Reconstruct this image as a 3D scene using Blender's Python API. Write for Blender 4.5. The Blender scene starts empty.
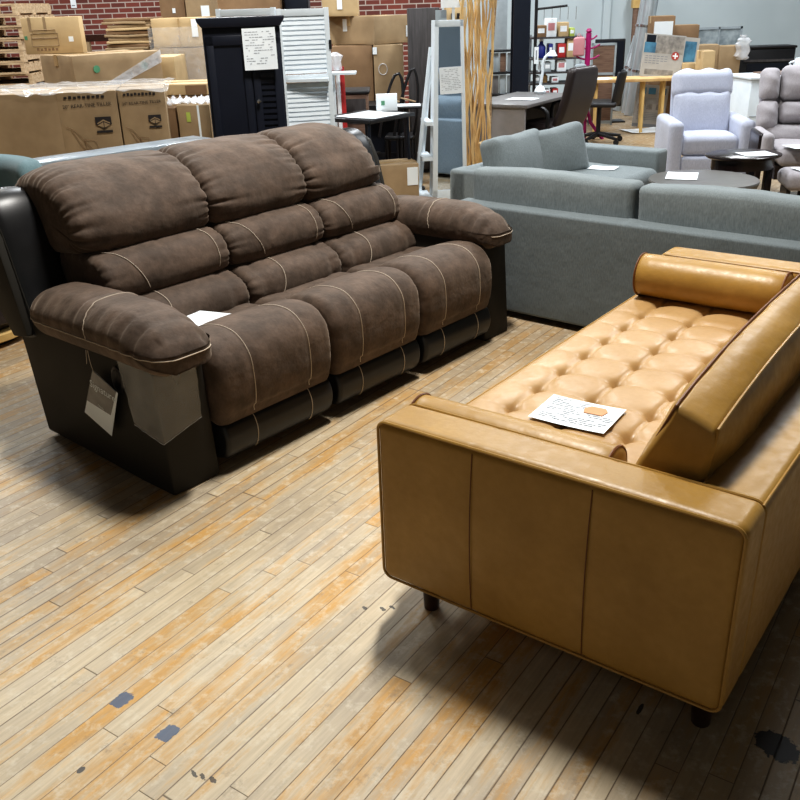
import bpy, bmesh, math, random
from mathutils import Vector, Matrix
random.seed(7)
PI = math.pi
C = bpy.context.scene.collection
# ------------------------------------------------------------------ camera
F, PITCH, ROLL, CH = 882.3, .422, -.032, 1.607
cp, sp_ = math.cos(PITCH), math.sin(PITCH)
fw = Vector((0, cp, -sp_)); rr = Vector((1, 0, 0)); uu = rr.cross(fw)
cr, sr = math.cos(ROLL), math.sin(ROLL)
r2 = cr*rr + sr*uu; u2 = -sr*rr + cr*uu
cam = bpy.data.objects.new('camera', bpy.data.cameras.new('camera'))
C.objects.link(cam)
M = Matrix((r2, u2, -fw)).transposed().to_4x4(); M.translation = (0, 0, CH)
cam.matrix_world = M
cam.data.lens = F/800*36; cam.data.sensor_width = 36; cam.data.clip_start = .05
bpy.context.scene.camera = cam
def at(px, py, Y):                      # survey helper: photo pixel + distance -> point
    d = fw + (px-400)/F*r2 - (py-400)/F*u2
    t = Y/d.y
    return Vector((0, 0, CH)) + d*t
def atz(px, py, z):
    d = fw + (px-400)/F*r2 - (py-400)/F*u2
    t = (z-CH)/d.z
    return Vector((0, 0, CH)) + d*t

# ------------------------------------------------------------------ materials
class NT:
    def __init__(s, name):
        s.m = bpy.data.materials.new(name); s.m.use_nodes = True
        s.t = s.m.node_tree; s.b = s.t.nodes['Principled BSDF']; s.L = s.t.links
    def n(s, typ, **k):
        o = s.t.nodes.new(typ)
        for a, v in k.items(): setattr(o, a, v)
        return o
    def put(s, sock, v):
        if isinstance(v, bpy.types.NodeSocket): s.L.new(v, sock)
        else: sock.default_value = v
    def math(s, op, a, b=None, c=None, clamp=False):
        o = s.n('ShaderNodeMath', operation=op, use_clamp=clamp)
        s.put(o.inputs[0], a)
        if b is not None: s.put(o.inputs[1], b)
        if c is not None: s.put(o.inputs[2], c)
        return o.outputs[0]
    def mix(s, f, a, b, mode='MIX'):
        o = s.n('ShaderNodeMix', data_type='RGBA', blend_type=mode)
        s.put(o.inputs[0], f)
        for i, v in ((6, a), (7, b)):
            if isinstance(v, (tuple, list)): v = tuple(v)+(1,)*(4-len(v))
            s.put(o.inputs[i], v)
        return o.outputs[2]
    def obj(s): return s.n('ShaderNodeTexCoord').outputs['Object']
    def noise(s, vec, scale, detail=3, rough=.55):
        o = s.n('ShaderNodeTexNoise'); o.inputs['Scale'].default_value = scale
        o.inputs['Detail'].default_value = detail; o.inputs['Roughness'].default_value = rough
        s.L.new(vec, o.inputs['Vector']); return o.outputs['Fac']
    def ramp(s, f, a, b, lo=0., hi=1.):
        o = s.n('ShaderNodeMapRange'); s.put(o.inputs[0], f)
        for i, v in enumerate((a, b, lo, hi)): o.inputs[i+1].default_value = v
        return o.outputs[0]
    def scale(s, vec, sc, rot=(0, 0, 0), loc=(0, 0, 0)):
        o = s.n('ShaderNodeMapping'); s.L.new(vec, o.inputs[0])
        o.inputs[1].default_value = loc; o.inputs[2].default_value = rot; o.inputs[3].default_value = sc
        return o.outputs[0]
    def bump(s, h, strength, dist, normal=None):
        o = s.n('ShaderNodeBump'); s.put(o.inputs['Height'], h)
        o.inputs['Strength'].default_value = strength; o.inputs['Distance'].default_value = dist
        if normal is not None: s.L.new(normal, o.inputs['Normal'])
        return o.outputs[0]
def c4(c): return tuple(c)+(1,) if len(c) == 3 else tuple(c)
def mat(name, col, rough=.5, metal=0., col2=None, nscale=8., lo=.35, hi=.65, bscale=None, bstr=.3, bdist=.002,
        sheen=0., coat=0., trans=0., alpha=1., spec=.5, stretch=(1, 1, 1), ior=1.45):
    t = NT(name); b = t.b
    b.inputs['Base Color'].default_value = c4(col); b.inputs['Roughness'].default_value = rough
    b.inputs['Metallic'].default_value = metal; b.inputs['Specular IOR Level'].default_value = spec
    b.inputs['Sheen Weight'].default_value = sheen; b.inputs['Coat Weight'].default_value = coat
    b.inputs['Transmission Weight'].default_value = trans; b.inputs['Alpha'].default_value = alpha
    b.inputs['IOR'].default_value = ior
    v = t.scale(t.obj(), stretch)
    if col2 is None: col2 = tuple(x*.86 for x in col)
    n = t.ramp(t.noise(v, nscale), lo, hi)
    t.L.new(t.mix(n, col, col2), b.inputs['Base Color'])
    if bscale:
        t.L.new(t.bump(t.noise(v, bscale, 2), bstr, bdist), b.inputs['Normal'])
    return t.m
MT = {}
MT['suede'] = None
def suede():
    t = NT('brown_suede'); b = t.b; v = t.obj()
    n1 = t.ramp(t.noise(v, 8, 6, .7), .40, .66); n2 = t.ramp(t.noise(v, 60, 3), .3, .7)
    c = t.mix(n1, (.054, .036, .025), (.128, .087, .063)); c = t.mix(t.math('MULTIPLY', n2, .35), c, (.075, .05, .037))
    t.L.new(c, b.inputs['Base Color']); b.inputs['Roughness'].default_value = .75
    b.inputs['Specular IOR Level'].default_value = .35; b.inputs['Sheen Weight'].default_value = .25
    b.inputs['Sheen Tint'].default_value = (.9, .75, .6, 1)
    w = t.bump(t.noise(v, 14, 3), .5, .012)
    t.L.new(t.bump(t.noise(v, 220, 2), .25, .0015, w), b.inputs['Normal'])
    return t.m
MT['suede'] = suede()
MT['blackpu'] = mat('black_leatherette', (.011, .011, .012), .36, col2=(.016, .016, .017), bscale=180, bstr=.12, bdist=.001, spec=.5)
MT['blackpanel'] = mat('black_leatherette_side', (.026, .024, .020), .6, col2=(.034, .031, .026), nscale=3, bscale=240, bstr=.2, bdist=.001, spec=.28)
def tanleather(name, a, b_, r0=.27):
    t = NT(name); b = t.b; v = t.obj()
    n1 = t.ramp(t.noise(v, 3.5, 5, .6), .3, .72); n2 = t.ramp(t.noise(v, 40, 3), .35, .65)
    c = t.mix(n1, a, b_); c = t.mix(t.math('MULTIPLY', n2, .15), c, tuple(x*.7 for x in a))
    t.L.new(c, b.inputs['Base Color']); t.put(b.inputs['Roughness'], t.ramp(n2, 0, 1, r0, r0+.1))
    b.inputs['Specular IOR Level'].default_value = .5
    w = t.bump(t.noise(v, 16, 3), .28, .008)
    t.L.new(t.bump(t.noise(v, 300, 2), .18, .0008, w), b.inputs['Normal'])
    return t.m
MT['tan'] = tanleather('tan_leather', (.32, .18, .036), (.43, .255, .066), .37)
MT['tanpipe'] = mat('tan_leather_piping', (.17, .065, .02), .45)
MT['stitch'] = mat('cream_thread', (.55, .47, .38), .8)
MT['darkwood'] = mat('dark_stained_wood', (.03, .013, .009), .35, col2=(.05, .02, .013), nscale=20)
def fabric(name, a, b_, sc=260):
    t = NT(name); b = t.b; v = t.obj()
    n1 = t.ramp(t.noise(t.scale(v, (1, 1, .15)), sc, 2), .35, .65)
    n2 = t.ramp(t.noise(v, 4, 3), .3, .7)
    c = t.mix(n1, a, b_); c = t.mix(t.math('MULTIPLY', n2, .3), c, tuple(x*.8 for x in a))
    t.L.new(c, b.inputs['Base Color']); b.inputs['Roughness'].default_value = .9
    b.inputs['Specular IOR Level'].default_value = .2; b.inputs['Sheen Weight'].default_value = .15
    w = t.bump(t.noise(v, 9, 3), .35, .012)
    t.L.new(t.bump(n1, .3, .001, w), b.inputs['Normal'])
    return t.m
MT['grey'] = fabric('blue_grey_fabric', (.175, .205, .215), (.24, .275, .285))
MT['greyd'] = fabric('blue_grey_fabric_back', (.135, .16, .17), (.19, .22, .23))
MT['lilac'] = fabric('pale_lilac_grey_fabric', (.42, .45, .55), (.52, .55, .65))
MT['beige'] = fabric('warm_grey_fabric', (.34, .32, .34), (.42, .40, .42))
MT['teal'] = fabric('teal_fabric', (.13, .2, .22), (.17, .25, .27))
MT['paper'] = mat('white_paper', (.82, .87, .9), .6, col2=(.78, .84, .88))
MT['ink'] = mat('grey_ink', (.24, .26, .29), .7)
MT['inkl'] = mat('pale_grey_ink', (.42, .45, .49), .7)
MT['emblem'] = mat('dark_red_print', (.42, .06, .05), .6)
MT['blackink'] = mat('black_ink', (.03, .025, .025), .7)
MT['orangeink'] = mat('orange_ink', (.65, .33, .17), .7)
MT['clear'] = None
def film(name, col, alpha, rough=.18):
    t = NT(name); b = t.b; v = t.obj()
    b.inputs['Base Color'].default_value = c4(col); b.inputs['Roughness'].default_value = rough
    n = t.ramp(t.noise(t.scale(v, (1, 1, .6)), 9, 2), .3, .7, alpha*.75, min(1, alpha*1.25))
    t.put(b.inputs['Alpha'], n)
    t.L.new(t.bump(t.noise(v, 12, 2), .6, .02), b.inputs['Normal'])
    return t.m
MT['clear'] = film('clear_plastic_film', (.75, .76, .76), .27)
MT['wrap'] = film('white_stretch_wrap', (.8, .82, .86), .5)
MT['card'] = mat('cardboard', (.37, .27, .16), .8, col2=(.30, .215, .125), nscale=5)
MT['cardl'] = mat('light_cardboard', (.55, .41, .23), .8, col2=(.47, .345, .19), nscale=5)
MT['cardd'] = mat('dark_cardboard', (.26, .165, .09), .8, col2=(.21, .13, .07), nscale=5)  # darkest of the three cardboard browns
MT['tape'] = mat('packing_tape', (.47, .33, .17), .3, alpha=1)
MT['palewood'] = mat('raw_pallet_wood', (.55, .42, .27), .8, col2=(.36, .25, .15), nscale=9, stretch=(1, 6, 6))
MT['navy'] = mat('navy_painted_wood', (.010, .013, .024), .42)
MT['white'] = mat('white_painted_wood', (.70, .77, .82), .45, col2=(.65, .72, .77))
MT['chrome'] = mat('brushed_chrome', (.7, .7, .72), .2, 1.)
MT['mirror'] = mat('mirror_glass', (.62, .72, .85), .03, 1., nscale=2, col2=(.55, .66, .8))
MT['black'] = mat('black_plastic', (.012, .012, .014), .45)
MT['blackmetal'] = mat('black_painted_steel', (.006, .010, .020), .4)
MT['slab'] = mat('grey_oak_veneer', (.075, .07, .072), .6, col2=(.045, .042, .044), nscale=6, stretch=(6, 6, .6))
MT['stick'] = mat('peeled_branch_wood', (.72, .52, .25), .7, col2=(.45, .28, .12), nscale=4)
MT['deskgrey'] = mat('grey_laminate', (.17, .165, .165), .45, col2=(.14, .135, .135), stretch=(1, 8, 1))
MT['deskend'] = mat('pale_grey_laminate', (.25, .24, .24), .5)
MT['silver'] = mat('silver_grey_top', (.22, .26, .29), .3, col2=(.32, .37, .41), nscale=3)
MT['brownpu'] = mat('dark_brown_leatherette', (.03, .022, .022), .4, bscale=60, bstr=.1)
MT['magenta'] = mat('magenta_lacquer', (.35, .01, .13), .4)
MT['yellowwood'] = mat('yellow_pine', (.6, .42, .17), .6, col2=(.5, .33, .12))
MT['woodslat'] = mat('brown_woven_slats', (.22, .14, .10), .7, col2=(.14, .085, .06), nscale=6, stretch=(1, 1, 14))
MT['galv'] = mat('galvanised_sheet', (.45, .5, .53), .3, .7, col2=(.6, .66, .7), nscale=5, stretch=(3, 3, .5))
MT['red'] = mat('red_wrap', (.45, .03, .03), .5)
MT['blue'] = mat('blue_pack', (.02, .03, .22), .5)
MT['bluebin'] = mat('blue_bin', (.02, .05, .25), .5)
MT['green'] = mat('green_print', (.10, .30, .17), .6)
MT['lime'] = mat('lime_plastic', (.45, .55, .12), .5)
MT['pinkc'] = mat('pink_pack', (.55, .25, .27), .5)
MT['greytop'] = mat('grey_stained_tabletop', (.14, .135, .125), .28, col2=(.11, .105, .1), stretch=(1, 7, 1))
MT['espresso'] = mat('espresso_wood', (.014, .008, .008), .25)
MT['greypanel'] = mat('grey_drywall_board', (.35, .4, .43), .7)
MT['skyprint'] = mat('blue_sky_print', (.10, .28, .42), .5, col2=(.04, .12, .2), nscale=6)
MT['landprint'] = mat('landscape_print', (.35, .33, .30), .5, col2=(.18, .17, .16), nscale=14)
MT['posterbg'] = mat('pale_grey_poster', (.44, .43, .41), .5)
MT['frost'] = mat('mottled_glass', (.4, .45, .47), .25, col2=(.22, .26, .28), nscale=9)

def floor_mat():
    t = NT('worn_maple_strip_floor'); b = t.b
    geo = t.n('ShaderNodeTexCoord').outputs['Object']
    TH = .967
    v = t.scale(geo, (1, 1, 1), rot=(0, 0, -TH))        # x along the boards, y across
    s = t.n('ShaderNodeSeparateXYZ'); t.L.new(v, s.inputs[0]); u, w = s.outputs[0], s.outputs[1]
    W = .056
    rowf = t.math('DIVIDE', w, W); row = t.math('FLOOR', rowf); fr = t.math('FRACT', rowf)
    def wn(x, y, seed):
        cb = t.n('ShaderNodeCombineXYZ'); t.put(cb.inputs[0], x); t.put(cb.inputs[1], y); cb.inputs[2].default_value = seed
        o = t.n('ShaderNodeTexWhiteNoise', noise_dimensions='3D'); t.L.new(cb.outputs[0], o.inputs['Vector']); return o
    off = wn(row, 0., 3.).outputs['Value']
    uf = t.math('ADD', t.math('DIVIDE', u, 1.1), t.math('MULTIPLY', off, 7.3))
    idx = t.math('FLOOR', uf); ufr = t.math('FRACT', uf)
    r1 = wn(row, idx, 1.).outputs['Value']; r3 = wn(row, idx, 5.).outputs['Value']; r4 = wn(row, idx, 9.).outputs['Value']
    # stretched wear noise
    cb = t.n('ShaderNodeCombineXYZ'); t.put(cb.inputs[0], t.math('MULTIPLY', u, 1.9)); t.put(cb.inputs[1], t.math('MULTIPLY', w, 9.)); t.put(cb.inputs[2], t.math('MULTIPLY', r3, .55))
    wear = t.noise(cb.outputs[0], 1.0, 7, .72)
    cb2 = t.n('ShaderNodeCombineXYZ'); t.put(cb2.inputs[0], t.math('MULTIPLY', u, 5.)); t.put(cb2.inputs[1], t.math('MULTIPLY', w, 90.)); t.put(cb2.inputs[2], r1)
    grain = t.noise(cb2.outputs[0], 1.0, 4, .6)
    blot = t.noise(geo, 22, 5, .7)
    big = t.noise(geo, 1.0, 3, .5)
    worn, honey, grey, brown = (.60, .50, .345), (.58, .33, .095), (.36, .305, .235), (.33, .17, .07)
    k = t.math('ADD', t.math('MULTIPLY', wear, 1.0), t.math('MULTIPLY', r1, .16))
    c = t.mix(t.ramp(k, .55, .72), worn, honey)
    g = t.math('ADD', t.math('MULTIPLY', wear, -.9), t.math('ADD', t.math('MULTIPLY', r4, .26), t.math('MULTIPLY', big, .9)))
    c = t.mix(t.math('MULTIPLY', t.ramp(g, .12, .34), .7), c, grey)
    c = t.mix(t.ramp(k, .76, .88, 0, .8), c, brown)
    # light falloff put into the colour: boards darker and browner with distance
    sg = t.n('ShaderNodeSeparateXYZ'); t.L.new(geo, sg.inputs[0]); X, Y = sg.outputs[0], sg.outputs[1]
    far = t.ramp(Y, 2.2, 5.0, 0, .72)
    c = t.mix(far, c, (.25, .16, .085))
    rt = t.ramp(t.math('SUBTRACT', X, t.math('MULTIPLY', Y, .2)), .0, .5, 0, .6)  # tan sofa's shade painted in: boards darker towards the right
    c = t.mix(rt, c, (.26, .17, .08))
    c = t.mix(t.ramp(grain, .35, .75, 0, .45), c, tuple(x*.45 for x in worn), 'MIX')
    c = t.mix(t.ramp(blot, .52, .70, 0, .6), c, (.66, .60, .47))
    c = t.mix(t.ramp(t.noise(geo, 9, 7, .8), .58, .70, 0, .5), c, (.16, .13, .10))
    # seams
    d = t.math('MINIMUM', fr, t.math('SUBTRACT', 1., fr)); d = t.math('MULTIPLY', d, W)
    de = t.math('MULTIPLY', t.math('MINIMUM', ufr, t.math('SUBTRACT', 1., ufr)), 1.1)
    gapw = t.math('ADD', .0009, t.math('MULTIPLY', t.math('POWER', wn(row, 2., 6.).outputs['Value'], 3.), .0020))
    dm = t.math('MINIMUM', d, t.math('MULTIPLY', de, .9))
    seam = t.math('SUBTRACT', 1., t.math('DIVIDE', dm, t.math('MULTIPLY', gapw, 1.8)), clamp=True)
    c = t.mix(t.math('MULTIPLY', seam, .85), c, (.05, .03, .018))
    # painted marks and stains on the boards
    def mark(cx, cy, L, Wd, col, c, amt, rough=.35, ang=TH, shp=2.2):
        a = t.math('SUBTRACT', X, cx); bb = t.math('SUBTRACT', Y, cy)
        ca, sa = math.cos(ang), math.sin(ang)
        lu = t.math('ABSOLUTE', t.math('ADD', t.math('MULTIPLY', a, ca), t.math('MULTIPLY', bb, sa)))
        lv = t.math('ABSOLUTE', t.math('SUBTRACT', t.math('MULTIPLY', bb, ca), t.math('MULTIPLY', a, sa)))
        e = t.math('POWER', t.math('ADD', t.math('POWER', t.math('DIVIDE', lu, L), shp), t.math('POWER', t.math('DIVIDE', lv, Wd), shp)), 1./shp)
        nz = t.noise(geo, 60, 3, .7)
        m = t.math('MULTIPLY', t.ramp(t.math('ADD', e, t.math('MULTIPLY', nz, rough)), 1.0+rough*.4, .92+rough*.4), amt)
        return t.mix(m, c, col)
    for p in ((122, 700), (168, 733)):
        q = atz(p[0], p[1], 0); c = mark(q.x, q.y, .030, .023, (.05, .10, .18), c, .88, .9, TH, 6.)
    q = atz(81, 770, 0); c = mark(q.x, q.y, .012, .008, (.05, .055, .06), c, .9)
    q = atz(777, 746, 0); c = mark(q.x, q.y, .062, .046, (.008, .012, .016), c, .97, .9, .967+1.2)
    q = atz(640, 709, 0); c = mark(q.x, q.y, .025, .006, (.012, .012, .012), c, .9, .8)
    for p in ((194, 774), (203, 777), (213, 780), (383, 609), (392, 607), (365, 608)):
        q = atz(p[0], p[1], 0); c = mark(q.x, q.y, .015, .007, (.03, .03, .03), c, .85, 2.2, 2.2)
    t.L.new(c, b.inputs['Base Color'])
    t.put(b.inputs['Roughness'], t.ramp(t.math('ADD', wear, t.math('MULTIPLY', blot, .3)), .4, .9, .36, .62))
    b.inputs['Specular IOR Level'].default_value = .42
    h = t.math('SUBTRACT', t.math('MULTIPLY', grain, .12), seam)
    t.L.new(t.bump(h, .5, .0018), b.inputs['Normal'])
    return t.m
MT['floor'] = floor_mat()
def brick_mat():
    t = NT('red_brick'); b = t.b; v = t.obj()
    s = t.n('ShaderNodeSeparateXYZ'); t.L.new(v, s.inputs[0])
    cb = t.n('ShaderNodeCombineXYZ'); t.L.new(s.outputs[0], cb.inputs[0]); t.L.new(s.outputs[2], cb.inputs[1])
    o = t.n('ShaderNodeTexBrick'); t.L.new(cb.outputs[0], o.inputs['Vector'])
    o.inputs['Scale'].default_value = 1; o.inputs['Brick Width'].default_value = .24; o.inputs['Row Height'].default_value = .08
    o.inputs['Mortar Size'].default_value = .009; o.inputs['Color1'].default_value = (.20, .05, .035, 1); o.inputs['Color2'].default_value = (.12, .035, .028, 1)
    o.inputs['Mortar'].default_value = (.42, .36, .32, 1)
    t.L.new(o.outputs['Color'], b.inputs['Base Color']); b.inputs['Roughness'].default_value = .85
    return t.m
MT['brick'] = brick_mat()
MT['wall'] = mat('pale_blue_grey_wall_paint', (.50, .57, .60), .6, col2=(.46, .53, .56), nscale=1.2)
MT['ceil'] = mat('dark_warehouse_ceiling', (.12, .115, .11), .9)
MT['tufted'] = tanleather('tan_leather_seat', (.40, .245, .10), (.50, .33, .16), .36)  # paler than the other leather: ceiling sheen put into the colour

# ------------------------------------------------------------------ geometry helpers
class G:
    def __init__(s): s.v = []; s.f = []
    def add(s, v, f):
        o = len(s.v); s.v += [tuple(p) for p in v]; s.f += [tuple(i+o for i in q) for q in f]; return s
    def xf(s, M):
        s.v = [tuple(M @ Vector(p)) for p in s.v]; return s
    def join(s, g): return s.add(g.v, g.f)
    def box(s, a, b):
        x0, y0, z0 = a; x1, y1, z1 = b
        return s.add([(x0, y0, z0), (x1, y0, z0), (x1, y1, z0), (x0, y1, z0), (x0, y0, z1), (x1, y0, z1), (x1, y1, z1), (x0, y1, z1)],
                     [(0, 3, 2, 1), (4, 5, 6, 7), (0, 1, 5, 4), (1, 2, 6, 5), (2, 3, 7, 6), (3, 0, 4, 7)])
    def rbox(s, a, b, r=.01, c=2, n=(1, 1, 1), fn=None):
        h = [(b[i]-a[i])/2 for i in range(3)]; m = [(b[i]+a[i])/2 for i in range(3)]
        r = min(r, min(h)*.999)
        ax = []
        for i in range(3):
            k = n[i] if not isinstance(n, int) else n
            inn = h[i]-r
            lo = [-inn-r*math.tan(PI/4*(c-j)/c) for j in range(c)]
            mid = [-inn+2*inn*j/k for j in range(k+1)]
            ax.append(lo+mid+[-q for q in reversed(lo)])
        N = [len(q)-1 for q in ax]; idx = {}; vs = []; fs = []
        def V(i, j, k):
            if (i, j, k) in idx: return idx[(i, j, k)]
            p = Vector((ax[0][i], ax[1][j], ax[2][k]))
            q = Vector([max(-(h[t]-r), min(h[t]-r, p[t])) for t in range(3)])
            d = p-q
            if d.length > 1e-9: d = d.normalized()*r
            p = q+d
            if fn: p = fn(p, h)
            idx[(i, j, k)] = len(vs); vs.append((p[0]+m[0], p[1]+m[1], p[2]+m[2])); return idx[(i, j, k)]
        for e in (0, N[2]):
            for i in range(N[0]):
                for j in range(N[1]):
                    q = (V(i, j, e), V(i+1, j, e), V(i+1, j+1, e), V(i, j+1, e)); fs.append(q if e else q[::-1])
        for e in (0, N[1]):
            for i in range(N[0]):
                for k in range(N[2]):
                    q = (V(i, e, k), V(i+1, e, k), V(i+1, e, k+1), V(i, e, k+1)); fs.append(q[::-1] if e else q)
        for e in (0, N[0]):
            for j in range(N[1]):
                for k in range(N[2]):
                    q = (V(e, j, k), V(e, j+1, k), V(e, j+1, k+1), V(e, j, k+1)); fs.append(q if e else q[::-1])
        s.idx = idx; s.N = N
        return s.add(vs, fs)
    def tube(s, pts, r, n=8, closed=False, r1=None):
        pts = [Vector(p) for p in pts]; L = len(pts); vs = []; fs = []
        up = Vector((.31, .17, .93)).normalized()
        for i, p in enumerate(pts):
            if closed: d = pts[(i+1) % L]-pts[i-1]
            else: d = pts[min(i+1, L-1)]-pts[max(i-1, 0)]
            if d.length < 1e-9: d = Vector((0, 0, 1))
            d.normalize()
            a = up-d*up.dot(d)
            if a.length < 1e-4: a = Vector((1, 0, 0))-d*d.x
            a.normalize(); up = a; b = d.cross(a)
            rad = r if r1 is None else r+(r1-r)*i/(L-1)
            for k in range(n):
                t = 2*PI*k/n; vs.append(p+a*rad*math.cos(t)+b*rad*math.sin(t))
        for i in range(L if closed else L-1):
            for k in range(n):
                i2 = (i+1) % L
                fs.append((i*n+k, i*n+(k+1) % n, i2*n+(k+1) % n, i2*n+k))
        if not closed:
            fs.append(tuple(range(n))[::-1]); fs.append(tuple((L-1)*n+k for k in range(n)))
        return s.add(vs, fs)
    def cyl(s, p, q, r, r1=None, n=20): return s.tube([p, q], r, n, r1=r1)
    def lathe(s, prof, c=(0, 0, 0), n=32, sx=1, sy=1):
        vs = []; fs = []; L = len(prof)
        for rr_, z in prof:
            for k in range(n):
                t = 2*PI*k/n; vs.append((c[0]+sx*rr_*math.cos(t), c[1]+sy*rr_*math.sin(t), c[2]+z))
        for i in range(L-1):
            for k in range(n): fs.append((i*n+k, i*n+(k+1) % n, (i+1)*n+(k+1) % n, (i+1)*n+k))
        fs.append(tuple(range(n))[::-1]); fs.append(tuple((L-1)*n+k for k in range(n)))
        return s.add(vs, fs)
    def prism(s, poly, a, b, put):     # poly (p,q) extruded from a to b
        n = len(poly); vs = [put(a, *p) for p in poly]+[put(b, *p) for p in poly]
        fs = [tuple(range(n))[::-1], tuple(range(n, 2*n))]+[(i, (i+1) % n, n+(i+1) % n, n+i) for i in range(n)]
        return s.add(vs, fs)
    def quad(s, a, b, c, d): return s.add([a, b, c, d], [(0, 1, 2, 3)])
    def build(s, name, m, parent=None, bevel=0, angle=40, loc=None):
        me = bpy.data.meshes.new(name); bm = bmesh.new()
        vv = [bm.verts.new(p) for p in s.v]
        for q in s.f:
            try: bm.faces.new([vv[i] for i in q])
            except ValueError: pass
        bmesh.ops.recalc_face_normals(bm, faces=bm.faces)
        if bevel:
            es = [e for e in bm.edges if len(e.link_faces) == 2 and e.calc_face_angle(0) > .6]
            bmesh.ops.bevel(bm, geom=es, offset=bevel, segments=2, affect='EDGES', profile=.5, clamp_overlap=True)
        bm.to_mesh(me); bm.free()
        for p in me.polygons: p.use_smooth = True
        me.set_sharp_from_angle(angle=math.radians(angle))
        me.materials.append(MT[m] if isinstance(m, str) else m)
        o = bpy.data.objects.new(name, me); C.objects.link(o)
        if parent: o.parent = parent
        if loc: o.location = loc
        return o
def spline(pts, n, closed=True):
    L = len(pts); P = [Vector(p) for p in pts]; dense = []
    segs = L if closed else L-1
    for i in range(segs):
        if closed: a, b, c, d = P[i-1], P[i], P[(i+1) % L], P[(i+2) % L]
        else: a, b, c, d = P[max(i-1, 0)], P[i], P[i+1], P[min(i+2, L-1)]
        for k in range(16):
            t = k/16
            dense.append(.5*((2*b)+(c-a)*t+(2*a-5*b+4*c-d)*t*t+(3*b-3*c+d-a)*t**3))
    dense.append(dense[0] if closed else P[-1])
    cum = [0]
    for i in range(1, len(dense)): cum.append(cum[-1]+(dense[i]-dense[i-1]).length)
    out = []; j = 0; m = n if closed else n-1
    for i in range(n):
        s = cum[-1]*i/m
        while j < len(cum)-2 and cum[j+1] < s: j += 1
        t = (s-cum[j])/max(1e-9, cum[j+1]-cum[j]); out.append(dense[j].lerp(dense[j+1], min(1, t)))
    return out
def sweep(prof, x0, x1, e, nx=20, ns=96, disp=None, put=lambda x, a, b: (x, a, b), ce=6):
    P = spline(prof, ns)
    area = sum(P[i][0]*P[(i+1) % ns][1]-P[(i+1) % ns][0]*P[i][1] for i in range(ns))
    sg = 1 if area > 0 else -1
    Nn = []
    for i in range(ns):
        d = P[(i+1) % ns]-P[i-1]; d.normalize(); Nn.append(Vector((d[1], -d[0]))*sg)
    st = []
    for k in range(ce+1):
        th = PI/2*k/ce; st.append((x0+e*(1-math.cos(th)), -e*(1-math.sin(th))))
    a, b = x0+e, x1-e
    for k in range(1, nx): st.append((a+(b-a)*k/nx, 0))
    for k in range(ce, -1, -1):
        th = PI/2*k/ce; st.append((x1-e*(1-math.cos(th)), -e*(1-math.sin(th))))
    vs = []; fs = []
    def pt(x, off, i):
        dd = disp(x, i/ns, P[i]) if disp else 0
        q = P[i]+Nn[i]*(off+dd); return put(x, q[0], q[1])
    for x, off in st:
        for i in range(ns): vs.append(pt(x, off, i))
    for j in range(len(st)-1):
        for i in range(ns): fs.append((j*ns+i, j*ns+(i+1) % ns, (j+1)*ns+(i+1) % ns, (j+1)*ns+i))
    g = G()
    cen = sum(P, Vector((0, 0)))/ns
    vs.append(put(x0, cen[0], cen[1])); vs.append(put(x1, cen[0], cen[1]))
    for i in range(ns):
        fs.append((len(vs)-2, (i+1) % ns, i)); o = (len(st)-1)*ns; fs.append((len(vs)-1, o+i, o+(i+1) % ns))
    g.add(vs, fs)
    def surf(x, s, lift=.002):
        i = int(round(s*ns)) % ns
        ed = min(x-x0, x1-x); off = 0
        if ed < e: off = -e*(1-math.sin(math.acos(max(0, min(1, 1-ed/e)))))
        dd = disp(x, i/ns, P[i]) if disp else 0
        q = P[i]+Nn[i]*(off+lift+dd); return put(x, q[0], q[1])
    return g, surf
def tag(o, label, cat, group=None, kind=None):
    o['label'] = label; o['category'] = cat
    if group: o['group'] = group
    if kind: o['kind'] = kind
    return o
def root(name, label, cat, loc=(0, 0, 0), rz=0, group=None, rx=0):
    o = bpy.data.objects.new(name, None); C.objects.link(o); o.empty_display_size = .1
    o.location = loc; o.rotation_euler = (rx, 0, rz)
    return tag(o, label, cat, group)
def struct(o): o['kind'] = 'structure'; return o
def text(s, size, name, m, parent, Mx, depth=0):
    cu = bpy.data.curves.new('t', 'FONT'); cu.body = s; cu.size = size; cu.align_x = 'LEFT'; cu.resolution_u = 2
    ob = bpy.data.objects.new('t', cu); C.objects.link(ob)
    dg = bpy.context.evaluated_depsgraph_get(); dg.update()
    me = bpy.data.meshes.new_from_object(ob.evaluated_get(dg)); bpy.data.objects.remove(ob)
    me.transform(Mx); me.materials.clear(); me.materials.append(MT[m]); me.name = name
    o = bpy.data.objects.new(name, me); C.objects.link(o); o.parent = parent
    return o
def basis(o, x, y):                 # matrix with local x,y axes at o
    x = Vector(x).normalized(); y = Vector(y); y = (y-x*x.dot(y)).normalized(); z = x.cross(y)
    M = Matrix((x, y, z)).transposed().to_4x4(); M.translation = o; return M
def copy_tree(o, label=None):
    r = o.copy(); C.objects.link(r)
    for ch in list(o.children):
        c = ch.copy(); C.objects.link(c); c.parent = r
        for g in list(ch.children):
            d = g.copy(); C.objects.link(d); d.parent = c
    if label: r['label'] = label
    return r
def wob(x, y, a=1): return math.sin(x*1.7+y*2.3)*.5+math.sin(x*3.1-y*1.3+1.)*.3+math.sin(x*5.3+y*4.1+2)*.2

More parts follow.
